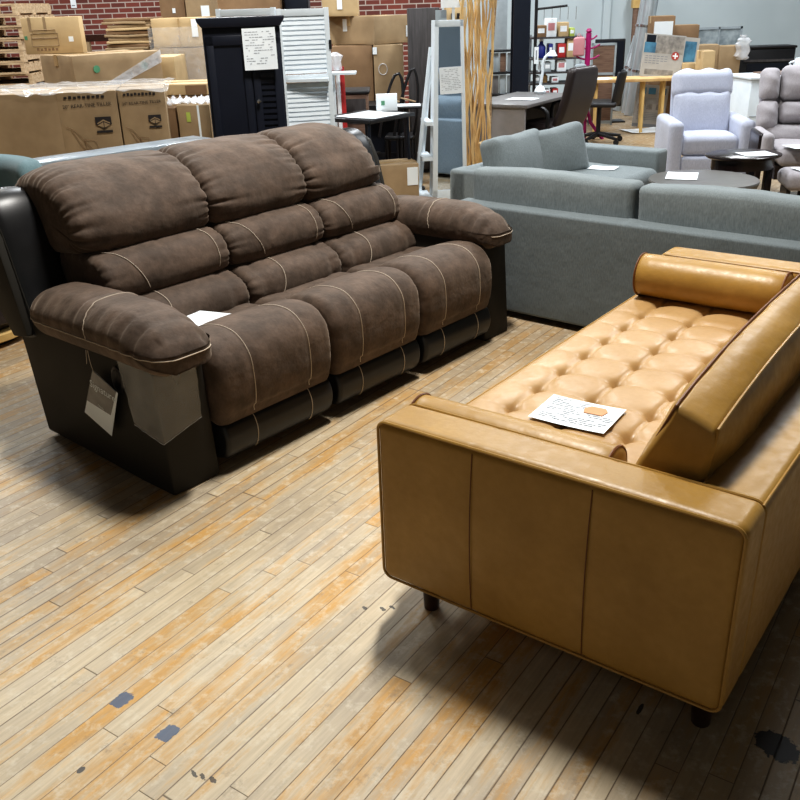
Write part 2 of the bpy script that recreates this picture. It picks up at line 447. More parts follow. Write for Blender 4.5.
# ================================================================== the setting
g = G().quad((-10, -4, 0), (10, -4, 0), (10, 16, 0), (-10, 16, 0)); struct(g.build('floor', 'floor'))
struct(G().box((-10, 16, 0), (.9, 16.2, 5)).build('wall_back_left', 'brick'))
struct(G().box((.9, 16, 0), (10, 16.2, 5)).build('wall_back_right', 'wall'))
struct(G().box((-10.2, -4, 0), (-10, 16.2, 5)).build('wall_left', 'brick'))
struct(G().box((10, -4, 0), (10.2, 16.2, 5)).build('wall_right', 'wall'))
struct(G().box((-10.2, -4.2, 0), (10.2, -4, 5)).build('wall_front', 'wall'))
struct(G().box((-10.2, -4.2, 5), (10.2, 16.2, 5.2)).build('ceiling', 'ceil'))
# wall panel joints on the right
p = at(606, 40, 15.9)
struct(G().box((p.x-.06, 15.95, 0), (p.x+.06, 16.0, 5)).build('trim_1', 'wall'))
# ================================================================== brown reclining sofa
RA = -.707
Rrz = math.atan2(math.cos(RA), -math.sin(RA))
RL = (-.826, 2.783, 0)
sofa = root('reclining_sofa', 'brown suede three seat reclining sofa with black sides and cream stitching', 'sofa', RL, Rrz)
LEN = 2.18
yz = lambda x, a, b: (x, a, b)
_pl = {}
def pleat(x, x0, x1, s, s0, s1, A, fr, ph, rng=.05):
    """irregular gathers running in from the two side seams"""
    if not (s0 < s < s1): return 0
    key = (round(x0, 3), s0, s1, A)
    if key not in _pl:
        rd = random.Random(int(x0*1000+A*1e5+s1*77)); L_ = []
        for side in (0, 1):
            q = s0+.01
            while q < s1-.01:
                L_.append((side, q, rd.uniform(.45, 1.), rd.uniform(.5, 1.9)*rng, rd.choice((.005, .007, .010, .014)), rd.uniform(-.05, .05)))
                q += rd.uniform(.5, 1.5)*(s1-s0)/(fr*(s1-s0))
        _pl[key] = L_
    v = 0
    for side, q, a, ln, w, sl in _pl[key]:
        d = x-x0 if side == 0 else x1-x
        if d > ln*4: continue
        e = (s-q-sl*d)/(w*(1+d*4))
        if abs(e) < 3: v -= A*a*math.exp(-d/ln)*math.exp(-e*e)
    return v
bounds = [(.225, .825), (.835, 1.41), (1.42, 1.985)]
for i, (a, b) in enumerate(bounds):
    prof = [(.62, .30), (.64, .41), (.52, .436), (.40, .448), (.315, .454), (.29, .466), (.22, .498), (.12, .515), (.035, .500), (-.025, .44), (-.04, .35), (-.035, .26), (-.005, .185), (.08, .195), (.3, .27)]
    mid = (a+b)/2
    def dsp(x, s, P, a=a, b=b):
        u = (x-a)/(b-a); v = 0
        if P[0] < .29 and P[1] > .24: v += .012*(1-(2*u-1)**2)
        # shallow channel along each stitched line
        for q in (.27, .76): v -= .005*math.exp(-((u-q)/.03)**2) if P[1] > .22 else 0
        return v+pleat(x, a, b, s, .25, .62, .006, 26, i, .02)
    g, sf = sweep(prof, a, b, .045, 30, 150, dsp)
    seat = g.build('seat', 'suede', sofa, angle=70)
    P = spline(prof, 150)
    for q in (.27, .76):
        ss = [k/150 for k in range(150) if .195 < P[k][1] and P[k][0] < (.27 if q == .27 else .27) and P[k][1] > .21 and not (P[k][0] > .05 and P[k][1] < .3)]
        pts = [sf(a+(b-a)*q, k, .0015) for k in ss]
        # curl inwards where the line meets the flat of the seat
        e = pts[0]; sgn = -1 if q < .5 else 1
        curl = []
        G_ = G().tube(pts, .0019, 5); G_.build('stitching', 'stitch', seat)
    # black footrest strip below
    fp = [(.10, .20), (.0, .196), (-.028, .165), (-.034, .12), (-.02, .07), (.01, .05), (.10, .05)]
    fg, fs_ = sweep(fp, a+.012, b-.012, .02, 10, 60, None)
    fr_ = fg.build('footrest_panel', 'blackpu', sofa, angle=70)
    Pf = spline(fp, 60)
    for q in (.27, .76):
        pts = [fs_(a+(b-a)*q, k/60, .001) for k in range(60) if Pf[k][0] < .0]
        if len(pts) > 2: G().tube(pts, .0018, 5).build('stitching', 'stitch', fr_)
for i, (a, b) in enumerate(bounds):
    a -= .0 if i else .022
    low = [(.50, .34), (.445, .44), (.47, .525), (.56, .567), (.66, .572), (.82, .56), (.80, .36)]
    def d1(x, s, P, a=a, b=b, i=i):
        u = (x-a)/(b-a)
        v = .010*(1-(2*u-1)**2)
        v -= .007*math.exp(-((u-.14)/.03)**2)+.007*math.exp(-((u-.86)/.03)**2) if P[0] < .7 else 0
        return v+pleat(x, a, b, s, .02, .55, .010, 22, i*2, .035)
    g, sf = sweep(low, a, b, .03, 34, 130, d1)
    back = g.build('backrest', 'suede', sofa, angle=70)
    up = [(.60, .575), (.555, .605), (.555, .665), (.60, .725), (.70, .748), (.88, .74), (.84, .57)]
    def d2(x, s, P, a=a, b=b, i=i):
        u = (x-a)/(b-a)
        return .012*(1-(2*u-1)**2)+pleat(x, a, b, s, .02, .6, .011, 24, i*2+1, .035)-.004*math.exp(-((u-.5+.1*i)/.02)**2)*(1 if P[1] > .66 else 0)
    g, sf2 = sweep(up, a, b, .03, 34, 130, d2)
    lum = g.build('lumbar_cushion', 'suede', back, angle=70)
    head = [(.76, .738), (.675, .755), (.645, .81), (.66, .88), (.72, .955), (.80, 1.01), (.89, 1.04), (1.0, 1.042), (1.10, .995), (1.13, .91), (1.06, .78), (.95, .73)]
    aa, bb_ = a-(.03 if i == 0 else .010), b-(.035 if i == 2 else 0)
    def d3(x, s, P, a=aa, b=bb_, i=i):
        u = (x-a)/(b-a)
        return .016*(1-(2*u-1)**4)+pleat(x, a, b, s, .03, .66, .020, 30, i*2.3, .055)+.004*wob(x*7, s*9)-(.02*max(0,(a+.14-x)/.14)**2 if i==0 else 0)-(.045*max(0,(x-b+.18)/.18)**2 if i==2 and P[1] > .85 else 0)
    g, sf3 = sweep(head, aa, bb_, .036, 60, 260, d3)
    g.build('head_pillow', 'suede', back, angle=75)
    # curved stitch lines down each side of the lumbar cushions
    PU = spline(up, 130); PL = spline(low, 130)
    def front(P, n, fn): return [k/n for k in range(n) if fn(P[k])]
    ks = sorted(front(PU, 130, lambda p: p[0] < .66 and p[1] > .60), key=lambda s: -PU[int(round(s*130)) % 130][1])
    kl = sorted(front(PL, 130, lambda p: p[0] < .60 and p[1] > .40), key=lambda s: -PL[int(round(s*130)) % 130][1])
    nu, nl = max(1, len(ks)-1), max(1, len(kl)-1)
    for nm, us, fu in ((0, ks, lambda t: .10+.20*t**.8), (1, kl, lambda t: .31+.05*math.sin(t*PI*.9)-.06*t*t), (0, ks, lambda t: .85+.035*math.sin(t*2.2))):
        fn_, n_ = (sf2, nu) if nm == 0 else (sf, nl)
        pts = [fn_(a+(b-a)*fu(j/n_), q_, .002) for j, q_ in enumerate(us)]
        if len(pts) > 3: G().tube(pts, .0018, 5).build('stitching', 'stitch', back)
# wings: black padded sides of the back
for k, (a, b) in enumerate([(-.005, .205), (2.005, LEN+.005)]):
    pr = [(.78, .44), (.80, .52), (.845, .66), (.885, .80), (.93, .91), (.985, .968), (1.06, .975), (1.12, .90), (1.10, .75), (1.0, .52), (.93, .42)]
    def dw(x, s, P, a=a, b=b):
        u = (x-a)/(b-a); return .012*(1-(2*u-1)**2)
    g, sf = sweep(pr, a, b, .035, 10, 110, dw)
    w = g.build('side_wing', 'blackpu', sofa, angle=70)
    P = spline(pr, 110); xe = a+.012 if k == 0 else b-.012
    pts = [sf(xe, q/110, .001) for q in range(110) if P[q][0] < .97 and P[q][1] > .5 and P[q][0] < .95+.1*(P[q][1] > .9)]
    if len(pts) > 4: G().tube(pts, .003, 6).build('piping', 'blackpanel', w)
    # outer plain side of the wing
    so = [(.80, .455), (.852, .66), (.90, .83), (.95, .925), (1.02, .96), (1.10, .92), (1.11, .80), (1.0, .55), (.915, .435)]
    x0, x1 = (-.03, .01) if k == 0 else (LEN-.01, LEN+.03)
    G().prism(so, x0, x1, yz).build('wing_outer_panel', 'blackpanel', sofa, bevel=.008)
# back shell
G().prism([(.80, .10), (.80, .5), (1.0, .9), (1.08, .97), (1.13, .9), (1.02, .5), (.9, .10)], .03, LEN-.03, yz).build('back_shell', 'blackpanel', sofa, bevel=.02)
# side boxes under the arms
for k in (0, 1):
    x0, x1 = (0, .215) if k == 0 else (LEN-.215, LEN)
    pr = [(0, 0), (.03, .5), (.12, .56), (.70, .56), (.80, .505), (.915, .430), (.855, .022), (.45, .012), (.2, 0)]
    sd = G().prism(pr, x0, x1, yz).build('arm_side', 'blackpanel', sofa, bevel=.012)
# arm pads
for k in (0, 1):
    x0, x1 = (-.055, .235) if k == 0 else (LEN-.235, LEN+.030)
    y0, y1, z0, z1 = (-.085 if k == 0 else -.035), .755, .475, .67
    def fa(p, h, k=k):
        x, y, z = p; u = x/h[0]; v = y/h[1]; w = z/h[2]
        t = (v+1)/2
        z2 = z
        if z > 0: z2 = z*(1.06-.28*u*u) - .006
        # nose drop at the front, gentle sag backwards
        drop = .075*max(0, (.32-t)/.32)**1.6; rise = -.012*math.sin(t*PI)
        z2 -= (drop if z > 0 else drop*.15)+rise*0
        if z > 0: z2 += .012*math.sin(t*PI)-.012*t
        # gathers
        kf = math.exp(-max(0, t-.02)/.22); kb = math.exp(-max(0, 1-t)/.10)
        wv = math.sin(t*75+u*1.5); wv = -abs(wv)**.6 if wv < 0 else .3*wv
        s = .008*(kf+kb)*wv*(1 if z > -.02 else .4)
        e = 1 if abs(u) > .5 else .45
        z2 += s*e*(1 if z > 0 else 0)
        x2 = x+(s*1.0*e*(1 if u > 0 else -1) if abs(u) > .6 else 0)
        # seam channel across the pad
        ch = math.exp(-((t-.58)/.012)**2)*.006
        z2 -= ch if z > 0 else 0
        tp = 1-.13*max(0, (.25-t)/.25)**2
        return Vector((x2*tp, y, z2))
    pg_ = G().rbox((x0, y0, z0), (x1, y1, z1), .088, 8, (14, 130, 3), fa)
    pad = pg_.build('arm_pad', 'suede', sofa, angle=80)
    ctr_ = Vector(((x0+x1)/2, (y0+y1)/2, .56)); N_ = pg_.N
    def pv(i, j, k):
        p = Vector(pg_.v[pg_.idx[(i, j, k)]]); c_ = Vector((ctr_.x, min(y1-.1, max(y0+.1, p.y)), .56)); d_ = (p-c_).normalized(); return p+d_*.0008
    kk = 7
    ring = [(0, j) for j in range(N_[1]+1)][::-1] if k == 0 else [(N_[0], j) for j in range(N_[1]+1)][::-1]
    ring += [(i, 0) for i in (range(1, N_[0]) if k == 0 else range(N_[0]-1, 0, -1))]
    G().tube([pv(i, j, kk) for i, j in ring], .0022, 5).build('stitching', 'stitch', pad)
    for jj in (70,):
        arc = [(0, q) for q in range(kk, N_[2]+1)]+[(i, N_[2]) for i in range(1, N_[0])]+[(N_[0], q) for q in range(N_[2], kk-1, -1)]
        G().tube([pv(i, jj+int(6*math.sin(n_/len(arc)*PI)), q) for n_, (i, q) in enumerate(arc)], .0018, 5).build('stitching', 'stitch', pad)
for x in (.06, .16, LEN-.16, LEN-.06):
    for y in (.10, .78):
        pass
# release handle: oval cup recessed in the near side
hg = G().lathe([(.002, .0), (.030, .0), (.036, .004), (.036, .009), (.028, .012), (.022, .006), (.002, .005)], (0, 0, 0), 24, 1, 1.45)
hg.xf(Matrix.Translation((-.001, .235, .405)) @ Matrix.Rotation(-PI/2, 4, 'Y') @ Matrix.Rotation(PI/2, 4, 'Z'))
hg.build('release_handle', 'black', sofa)

def local(px, py, **k):             # photo point on a plane of the sofa frame (survey helper)
    ax = Vector((math.cos(Rrz), math.sin(Rrz), 0)); ay = Vector((-math.sin(Rrz), math.cos(Rrz), 0))
    O = Vector((0, 0, CH))-Vector(RL); d = fw+(px-400)/F*r2-(py-400)/F*u2
    o = (O.dot(ax), O.dot(ay), O.z); dd = (d.dot(ax), d.dot(ay), d.z)
    (n, v), = k.items(); i = 'xyz'.index(n); t = (v-o[i])/dd[i]
    return Vector([o[q]+dd[q]*t for q in range(3)])
Rm = Matrix.Translation(RL) @ Matrix.Rotation(Rrz, 4, 'Z')
# hanging brand tag
tg = root('hang_tag', 'grey and white hang tag on a string on the black side of the brown sofa', 'tag', RL, Rrz)
ta, tb, tc, td = [local(px, py, x=-.03) for px, py in ((93, 370), (118, 393), (112, 436), (85, 412))]
ctr = (ta+tb+tc+td)/4
cardg = G().prism([(p.y, p.z) for p in (ta, tb, tc, td)], -.0315, -.030, yz); cd = cardg.build('tag_card', 'paper', tg)
qa = ta.lerp(td, .0); qd = ta.lerp(td, .70); qc = tb.lerp(tc, .55).lerp(ta.lerp(td, .7), .12); qb = tb.lerp(ta, .06)
MT['taggrey'] = mat('grey_tag_print', (.17, .165, .165), .4, col2=(.26, .255, .25), nscale=12)
G().prism([(p.y, p.z) for p in (qa, qb, qc, qd)], -.033, -.0318, yz).build('tag_print', 'taggrey', tg)
dxx = (tb-ta); dyy = (ta-td)
text('Signature', .042, 'printed_text', 'paper', tg, basis(ta*.66+td*.34+Vector((-.0045, 0, 0))+dxx*.03, dxx*.86+dyy*.12, dyy))
text('DESIGN', .010, 'printed_text', 'paper', tg, basis(ta*.42+td*.58+Vector((-.0045, 0, 0))+dxx*.45, dxx, dyy))
sp1 = local(88, 355, x=-.03); sp2 = local(96, 357, x=-.03)
hk = ta+Vector((-.001, -.01, -.008))
G().tube(spline([(-.035, sp1.y, .50), (-.037, sp1.y+.004, sp1.z-.02), (-.036, sp1.y+.010, sp1.z-.035)], 8, False), .0014, 5).build('string', 'stitch', tg)
G().tube(spline([(-.034, sp1.y-.01, .50), (-.037, (sp1.y+hk.y)/2-.005, (.50+hk.z)/2), (-.034, hk.y, hk.z)], 8, False), .0012, 5).build('string', 'stitch', tg)
# clear plastic round the arm front corner
pl = root('plastic_sleeve', 'clear plastic film wrapped round the front corner of the brown sofa arm', 'plastic film', RL, Rrz)
g = G(); nv = 14; nh = 20; top = [.215, .0, -.011]; vs = []
def prow(v):
    a = Vector((-.012, .215-.05*v, .505-.255*v)); b = Vector((-.020, .022-.018*v, .51-.285*v)); b.y -= .015
    c = Vector((.150-.005*v, -.022, .52-.245*v))
    return a, b, c
for i in range(nv+1):
    v = i/nv; a, b, c = prow(v)
    for j in range(nh+1):
        u = j/nh*2
        p = a.lerp(b, u) if u < 1 else b.lerp(c, u-1)
        o = .004*wob(u*6+v*2, v*9)
        if u < 1: p.x -= abs(o)
        else: p.y -= abs(o)
        vs.append(p)
g.add(vs, [(i*(nh+1)+j, i*(nh+1)+j+1, (i+1)*(nh+1)+j+1, (i+1)*(nh+1)+j) for i in range(nv) for j in range(nh)])
g.build('film', 'clear', pl, angle=60)
ed = []
for j in range(nh+1): ed.append(Vector(vs[nv*(nh+1)+j])+Vector((-.001, -.001, 0)))
G().tube(ed, .0012, 5).build('film_hem', 'wrap', pl)

# ------------------------------------------------------------------ papers
def paper(name, label, M, sx, sy, curl=.0, lines=True, ink='ink', cat='paper', seed=1, pic=None, group=None):
    """flat sheet in the local xy plane of M, centred"""
    t = root(name, label, cat, (0, 0, 0)); t.matrix_world = M
    if group: t['group'] = group
    g = G(); n = 8; vs = []
    for i in range(n+1):
        for j in range(n+1):
            u = i/n; v = j/n; vs.append(((u-.5)*sx, (v-.5)*sy, .001+curl*((u-.5)**2*4+.3*wob(u*4, v*4)*.3+.12)))
    g.add(vs, [(i*(n+1)+j, (i+1)*(n+1)+j, (i+1)*(n+1)+j+1, i*(n+1)+j+1) for i in range(n) for j in range(n)])
    g.build('sheet', 'paper', t, angle=80)
    if lines:
        rnd = random.Random(seed); g = G()
        zf = lambda x: .0022+curl*((x/sx)**2*4+.18)
        for r in range(13):
            y = sy*(.40-.063*r)
            x = -sx*.42
            while x < sx*.40:
                L = sx*rnd.uniform(.04, .12)
                if rnd.random() < .62 and not (pic and x > sx*.02 and r < 6):
                    g.quad((x, y, zf(x)), (x+L, y, zf(x+L)), (x+L, y+sy*.018, zf(x+L)), (x, y+sy*.018, zf(x)))
                x += L+sx*.02
        g.build('printed_text', ink, t)
        if pic:
            G().add([(sx*.05, sy*.08, zf(sx*.1)+.001), (sx*.30, sy*.08, zf(sx*.3)+.001), (sx*.33, sy*.25, zf(sx*.3)+.001), (sx*.27, sy*.36, zf(sx*.3)+.001), (sx*.08, sy*.36, zf(sx*.1)+.001), (sx*.02, sy*.25, zf(sx*.1)+.001)], [(0, 1, 2, 3, 4, 5)]).build('printed_picture', pic, t)
    return t
# sheet on the brown sofa's near seat
p1 = Rm @ Vector((.475, .31, .474))
paper('price_sheet', 'white paper sheet lying on the nearest seat of the brown sofa', Matrix.Translation(p1) @ Matrix.Rotation(Rrz+.35, 4, 'Z'), .20, .27, .004, lines=False)

# ================================================================== tan leather sofa
TA = -.651; TL = (-.067, 2.079, 0)
tan = root('leather_sofa', 'tan leather sofa with tufted bench seat and short dark feet', 'sofa', TL, TA)
D, L, H, HB = .955, 2.08, .62, .128
for k, (y0, y1) in enumerate([(0, .145), (L-.145, L)]):
    sgn = -1 if k == 0 else 1
    def fa(p, h):
        x, y, z = p; u = x/h[0]; w = z/h[2]
        y2 = y+(.010*(1-u*u)*(1-w*w) if y > 0 else -.010*(1-u*u)*(1-w*w)) if abs(y) > h[1]*.6 else y
        for sx in (-.179+.0, .138):        # stitched panel seams dimple the face
            y2 -= .003*math.exp(-((x-sx)/.008)**2)*(1 if y > 0 else -1)
        z2 = z+.004*(1-u*u)*(w > .5)
        return Vector((x, y2, z2))
    arm = G().rbox((0, y0, HB), (D, y1, H), .028, 5, (90, 6, 16), fa).build('arm', 'tan', tan, angle=80)
    for yy in (y0-.002, y1+.002):
        r = .03; pts = []
        for (cx_, cz, a0) in ((D-r, HB+r, -90), (D-r, H-r, 0), (r, H-r, 90), (r, HB+r, 180)):
            for j in range(7):
                th = math.radians(a0+90*j/6); pts.append((cx_+(r-.004)*math.cos(th), yy+(.008 if yy < (y0+y1)/2 else -.008), cz+(r-.004)*math.sin(th)))
        pts2 = []
        for a, b in zip(pts, pts[1:]+pts[:1]):
            n = max(1, int((Vector(b)-Vector(a)).length/.08))
            pts2 += [Vector(a).lerp(Vector(b), q/n) for q in range(n)]
        G().tube(pts2, .0042, 6, True).build('piping', 'tan', arm)
    fy = y0-.0105 if k == 0 else y1+.0105
    for sx in (.298, .615):
        G().tube([(sx, fy+(.011 if k == 0 else -.011)*(abs(q-5)/5)**2, HB+.015+(H-HB-.03)*q/10) for q in range(11)], .0015, 5).build('seam', 'tanpipe', arm)
# back frame
bk = G().rbox((.80, .12, HB), (D, L-.12, H-.004), .026, 4, (4, 30, 10)).build('back_frame', 'tan', tan, angle=80)
G().tube([(D-.008, .13+(L-.26)*q/20, H-.010) for q in range(21)], .0035, 6).build('piping', 'tan', bk)
G().tube([(.81, .13+(L-.26)*q/20, H-.010) for q in range(21)], .003, 6).build('piping', 'tan', bk)
G().rbox((.02, .12, HB), (.84, L-.12, .315), .02, 3, (6, 10, 2)).build('seat_base', 'tan', tan, angle=80)
# tufted seat cushion
bx = [.12, .31, .50]; by = [.39+.171*i for i in range(9)]
cxs, cys = (-.055+.67)/2, (.15+L-.15)/2
def tuft(X, Y):
    dx = min(abs(X-q) for q in bx); dy = min(abs(Y-q) for q in by)
    if Y < by[0]: pass
    h = 0
    inx = X > bx[0]-.12; 
    colw = math.exp(-(dx/.010)**2)
    roww = math.exp(-(dy/.010)**2)
    dd = min(math.hypot(X-a, (Y-b)) for a in bx for b in by)
    h -= .017*math.exp(-(dd/.017)**2)+.008*math.exp(-(dd/.042)**2)
    edx = min(X+.055, .615-X)
    h -= .007*colw*(1 if Y > by[0]-.17 else .5) + .003*math.exp(-(dx/.03)**2)
    if X > bx[0]-.02: h -= .0035*roww+.0015*math.exp(-(dy/.03)**2)
    else: h -= (.003*roww+.0015*math.exp(-(dy/.03)**2))*max(0, 1-(bx[0]-X)/.16)
    return h
def fs(p, h):
    x, y, z = p; X = x+cxs; Y = y+cys; u = x/h[0]; v = y/h[1]
    if z > 0: z = z+.012*(1-u**4)*(1-v**4)+tuft(X, Y)*max(0, min(1, z/h[2]))*1.25+.022*(1-abs(u)**3)*0
    elif x < 0: pass
    if x < -h[0]*.9: x -= .010*(1-(z/h[2])**2)
    return Vector((x, y, z))
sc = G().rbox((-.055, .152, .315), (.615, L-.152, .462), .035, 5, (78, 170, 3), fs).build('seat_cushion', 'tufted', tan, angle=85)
def seatz(X, Y): return .462+.012+tuft(X, Y)*1.25
for X in bx[:3]:
    G().tube([(X, Y, seatz(X, Y)-.002) for Y in [by[0]+(by[-1]-by[0])*q/180 for q in range(181)]], .0017, 5).build('seam', 'tanpipe', sc)
G().tube([(-.047, .19+(L-.38)*q/20, .4535) for q in range(21)], .0035, 6).build('piping', 'tan', sc)
# back cushion : boxed, crowned, leaning
CZ0, CZ1 = .470, .752
def bmap(x, y, z):          # unit box coords (-1..1) -> wedge shaped leaning cushion
    w = min(1, max(0, (z+1)/2)); zz = CZ0+(CZ1-CZ0)*w
    xf = .585+.138*w**.9; xb = .785+.033*w
    X = xf+(xb-xf)*(x+1)/2
    return Vector((X, L/2+y*.862, zz+(.016-.034*(x+1)/2)*w + .052*(1-abs(y)**2.6)*w))
def fb(p, h):
    x, y, z = p[0]/h[0], p[1]/h[1], p[2]/h[2]
    k = (1-y**10)*(1-z**4)
    q = bmap(x, y, z)
    q.x += (.026*k if x > .5 else -.030*k if x < -.5 else 0)+.003*wob(y*9, z*3)*(abs(x) > .5)
    q.y += .010*(1-z*z)*(1 if y > .95 else -1 if y < -.95 else 0)
    if z > .8: q.z += .010*(1-x*x)*(1-y**10)
    c = Vector((.0, 0, 0)); return q
cb = G().rbox((-.085, -.865, -.15), (.085, .865, .15), .016, 4, (8, 90, 18), fb)
bc = cb.build('back_cushion', 'tan', tan, angle=80)
for sx in (-1, 1):
    loop = []
    for j in range(60): loop.append((-.992+1.984*j/59, .985))
    for j in range(1, 14): loop.append((.992, .985-1.97*j/13))
    for j in range(1, 60): loop.append((.992-1.984*j/59, -.985))
    for j in range(1, 13): loop.append((-.992, -.985+1.97*j/13))
    pts2 = [bmap(sx*1.0, y, z)+Vector((sx*.001, 0, .001*(z > .9))) for y, z in loop]
    G().tube(pts2, .0042, 6, True).build('piping', 'tanpipe' if sx < 0 else 'tan', bc)
for (x, y) in ((.10, .10), (D-.065, .10), (.10, L-.10), (D-.065, L-.10)):
    G().lathe([(.019, 0), (.022, .004), (.030, HB+.01)], (x, y, 0), 20).build('leg', 'darkwood', tan)
# bolsters
Tm = Matrix.Translation(TL) @ Matrix.Rotation(TA, 4, 'Z')
def bolster(label, y, x0, x1, z, r, rz=0):
    t = root('bolster_pillow', label, 'pillow', Tm @ Vector((x0, y, z)), TA+rz)
    Lb = x1-x0
    g = G(); prof = [(.001, 0), (r*.5, -.004), (r*.93, -.001), (r*.99, .006)]
    for k in range(1, 12): prof.append((r*(1+.015*math.sin(k/12*PI)), .006+(Lb-.012)*k/12))
    prof += [(r*.99, Lb-.006), (r*.93, Lb+.001), (r*.5, Lb+.004), (.001, Lb)]
    g.lathe(prof, (0, 0, 0), 48); g.xf(Matrix.Rotation(PI/2, 4, 'Y')); b = g.build('cover', 'tan', t, angle=60)
    for xx in (.004, Lb-.004):
        G().tube([(xx, r*1.005*math.cos(q/36*2*PI), r*1.005*math.sin(q/36*2*PI)) for q in range(36)], .004, 6, True).build('piping', 'tanpipe', t)
    return t
bolster('tan leather bolster pillow beside the near arm of the leather sofa', .226, -.02, .575, .468+.062, .070)
bolster('tan leather bolster pillow against the far arm of the leather sofa', L-.145-.10, -.03, .55, .468+.084, .086)
# information sheet on the tan sofa
ctrp = Tm @ Vector((.295, .592, .4775))
paper('price_sheet', 'white printed sheet with an orange sofa picture on the tufted tan seat', Matrix.Translation(ctrp) @ Matrix.Rotation(TA+.06, 4, 'Z'), .235, .185, .003, pic='orangeink', seed=4)

# ================================================================== blue grey corner sofa (back to us)
SA = -.70
sec = root('grey_sofa', 'long blue grey fabric sofa seen from behind with two back cushions showing', 'sofa', (.37, 4.86, 0), SA)
WL = 2.15
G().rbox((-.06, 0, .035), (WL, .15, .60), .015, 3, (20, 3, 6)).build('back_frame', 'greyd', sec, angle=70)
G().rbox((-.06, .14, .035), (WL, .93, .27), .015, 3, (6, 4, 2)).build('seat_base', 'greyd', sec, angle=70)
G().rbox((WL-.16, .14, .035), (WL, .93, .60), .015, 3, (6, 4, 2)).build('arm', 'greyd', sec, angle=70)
def puff(a):
    def f(p, h):
        x, y, z = p; u, v, w = x/h[0], y/h[1], z/h[2]
        return Vector((x*(1-.02*(1-w*w)), y*(1+a*(1-u**4)*(1-w**4)), z+(.005*wob(x*6, 1)+.014*(1-u*u))*(w > .5)))
    return f
def puffz(a):
    def f(p, h):
        x, y, z = p; u, v, w = x/h[0], y/h[1], z/h[2]
        return Vector((x, y, z*(1+a*(1-u**4)*(1-v**4))+.004*wob(x*8, y*8)*(w > .5)))
    return f
for k in (0, 1):
    x0 = -.03+k*.992
    G().rbox((x0, .17, .27), (x0+.985, .95, .43), .04, 4, (12, 10, 2), puffz(.1)).build('seat_cushion', 'grey', sec, angle=80)
    G().rbox((x0, .125, .43), (x0+.985, .265, .765), .035, 5, (24, 3, 10), puff(.22)).build('back_cushion', 'grey', sec, angle=80)
for x, y in ((.05, .08), (1.0, .08), (WL-.1, .08), (.05, .85), (WL-.1, .85)):
    G().box((x-.03, y-.03, 0), (x+.03, y+.03, .04)).build('foot', 'black', sec)
# loveseat beyond
Sm = Matrix.Translation((.37, 4.86, 0)) @ Matrix.Rotation(SA, 4, 'Z')
lv = root('grey_loveseat', 'blue grey loveseat with two pillow backs standing beyond the long grey sofa', 'sofa', Sm @ Vector((-.80, .97, 0)), SA)
LW, LD = 1.52, .90
G().rbox((0, 0, .04), (.15, LW, .565), .02, 3, (3, 12, 5)).build('back_frame', 'grey', lv, angle=70)
for y in (0, LW-.17):
    G().rbox((.0, y, .04), (LD, y+.17, .572), .025, 4, (10, 3, 5)).build('arm', 'grey', lv, angle=70)
G().rbox((.1, .12, .04), (LD-.03, LW-.12, .27), .02, 3, (4, 6, 2)).build('seat_base', 'grey', lv, angle=70)
for k in (0, 1):
    y0 = .17+k*.59
    G().rbox((.13, y0, .27), (LD+.03, y0+.585, .455), .06, 5, (10, 10, 3), puffz(.12)).build('seat_cushion', 'grey', lv, angle=80)
    def pf(p, h, k=k):
        x, y, z = p; u, v, w = x/h[0], y/h[1], z/h[2]
        return Vector((x*(1+.5*(1-v**2)*(1-w**2)), y*(1-.03*(1-w*w)), z*(1-.04*(1-v*v)*(w > 0))+.006*wob(y*9, z*9+k)))
    hy = .30 if k == 0 else .235
    g = G().rbox((-.08, -hy, -.185), (.08, hy, .185), .05, 5, (4, 16, 12), pf)
    g.xf(Matrix.Translation((.235+.09*k, (.455 if k == 0 else .87), .58+.005*k)) @ Matrix.Rotation(-.26, 4, 'Y') @ Matrix.Rotation(-.45*k, 4, 'Z'))
    g.build('back_cushion', 'grey', lv, angle=80)
for x, y in ((.07, .08), (LD-.08, .08), (.07, LW-.08), (LD-.08, LW-.08)):
    G().box((x-.03, y-.03, 0), (x+.03, y+.03, .05)).build('foot', 'black', lv)
paper('price_sheet', 'white paper lying on the seat of the grey loveseat', Matrix.Translation(Sm @ Vector((-.20, 2.05, .468))) @ Matrix.Rotation(SA+.2, 4, 'Z'), .20, .15, .003, seed=9, lines=False)
# ================================================================== storage side, left
def carton(name, label, cx_, cy_, z0, sx, sy, sz, rz=0, m='card', tape=True, marks=None, group=None, seed=0):
    """closed corrugated carton: body, taped seam, shipping label; front face is -y"""
    t = root(name, label, 'box', (cx_, cy_, z0), rz, group)
    def f(p, h): return Vector((p[0]+.004*wob(p[2]*7+seed, p[1]*5), p[1]+.004*wob(p[0]*7, p[2]*5+seed), p[2]+.003*wob(p[0]*5+seed, p[1]*5)))
    b = G().rbox((-sx/2, -sy/2, 0), (sx/2, sy/2, sz), .006, 1, (6, 6, 6), f).build('carton_body', m, t, angle=30)
    if tape:
        G().box((-sx/2-.002, -.03, sz-.02), (sx/2+.002, .03, sz+.004)).box((-sx/2-.006, -.03, sz-.09), (-sx/2+.002, .03, sz)).box((sx/2-.002, -.03, sz-.09), (sx/2+.006, .03, sz)).build('packing_tape', 'tape', t)
    for q in (marks or []):
        kind, u0, v0, u1, v1, mm = q          # fractions on the front face
        G().box((-sx/2+u0*sx, -sy/2-.008, v0*sz), (-sx/2+u1*sx, -sy/2+.002, v1*sz)).build(kind, mm, t)
    return t
def X(px, py, Y): return at(px, py, Y).x
def Zt(px, py, Y): return at(px, py, Y).z
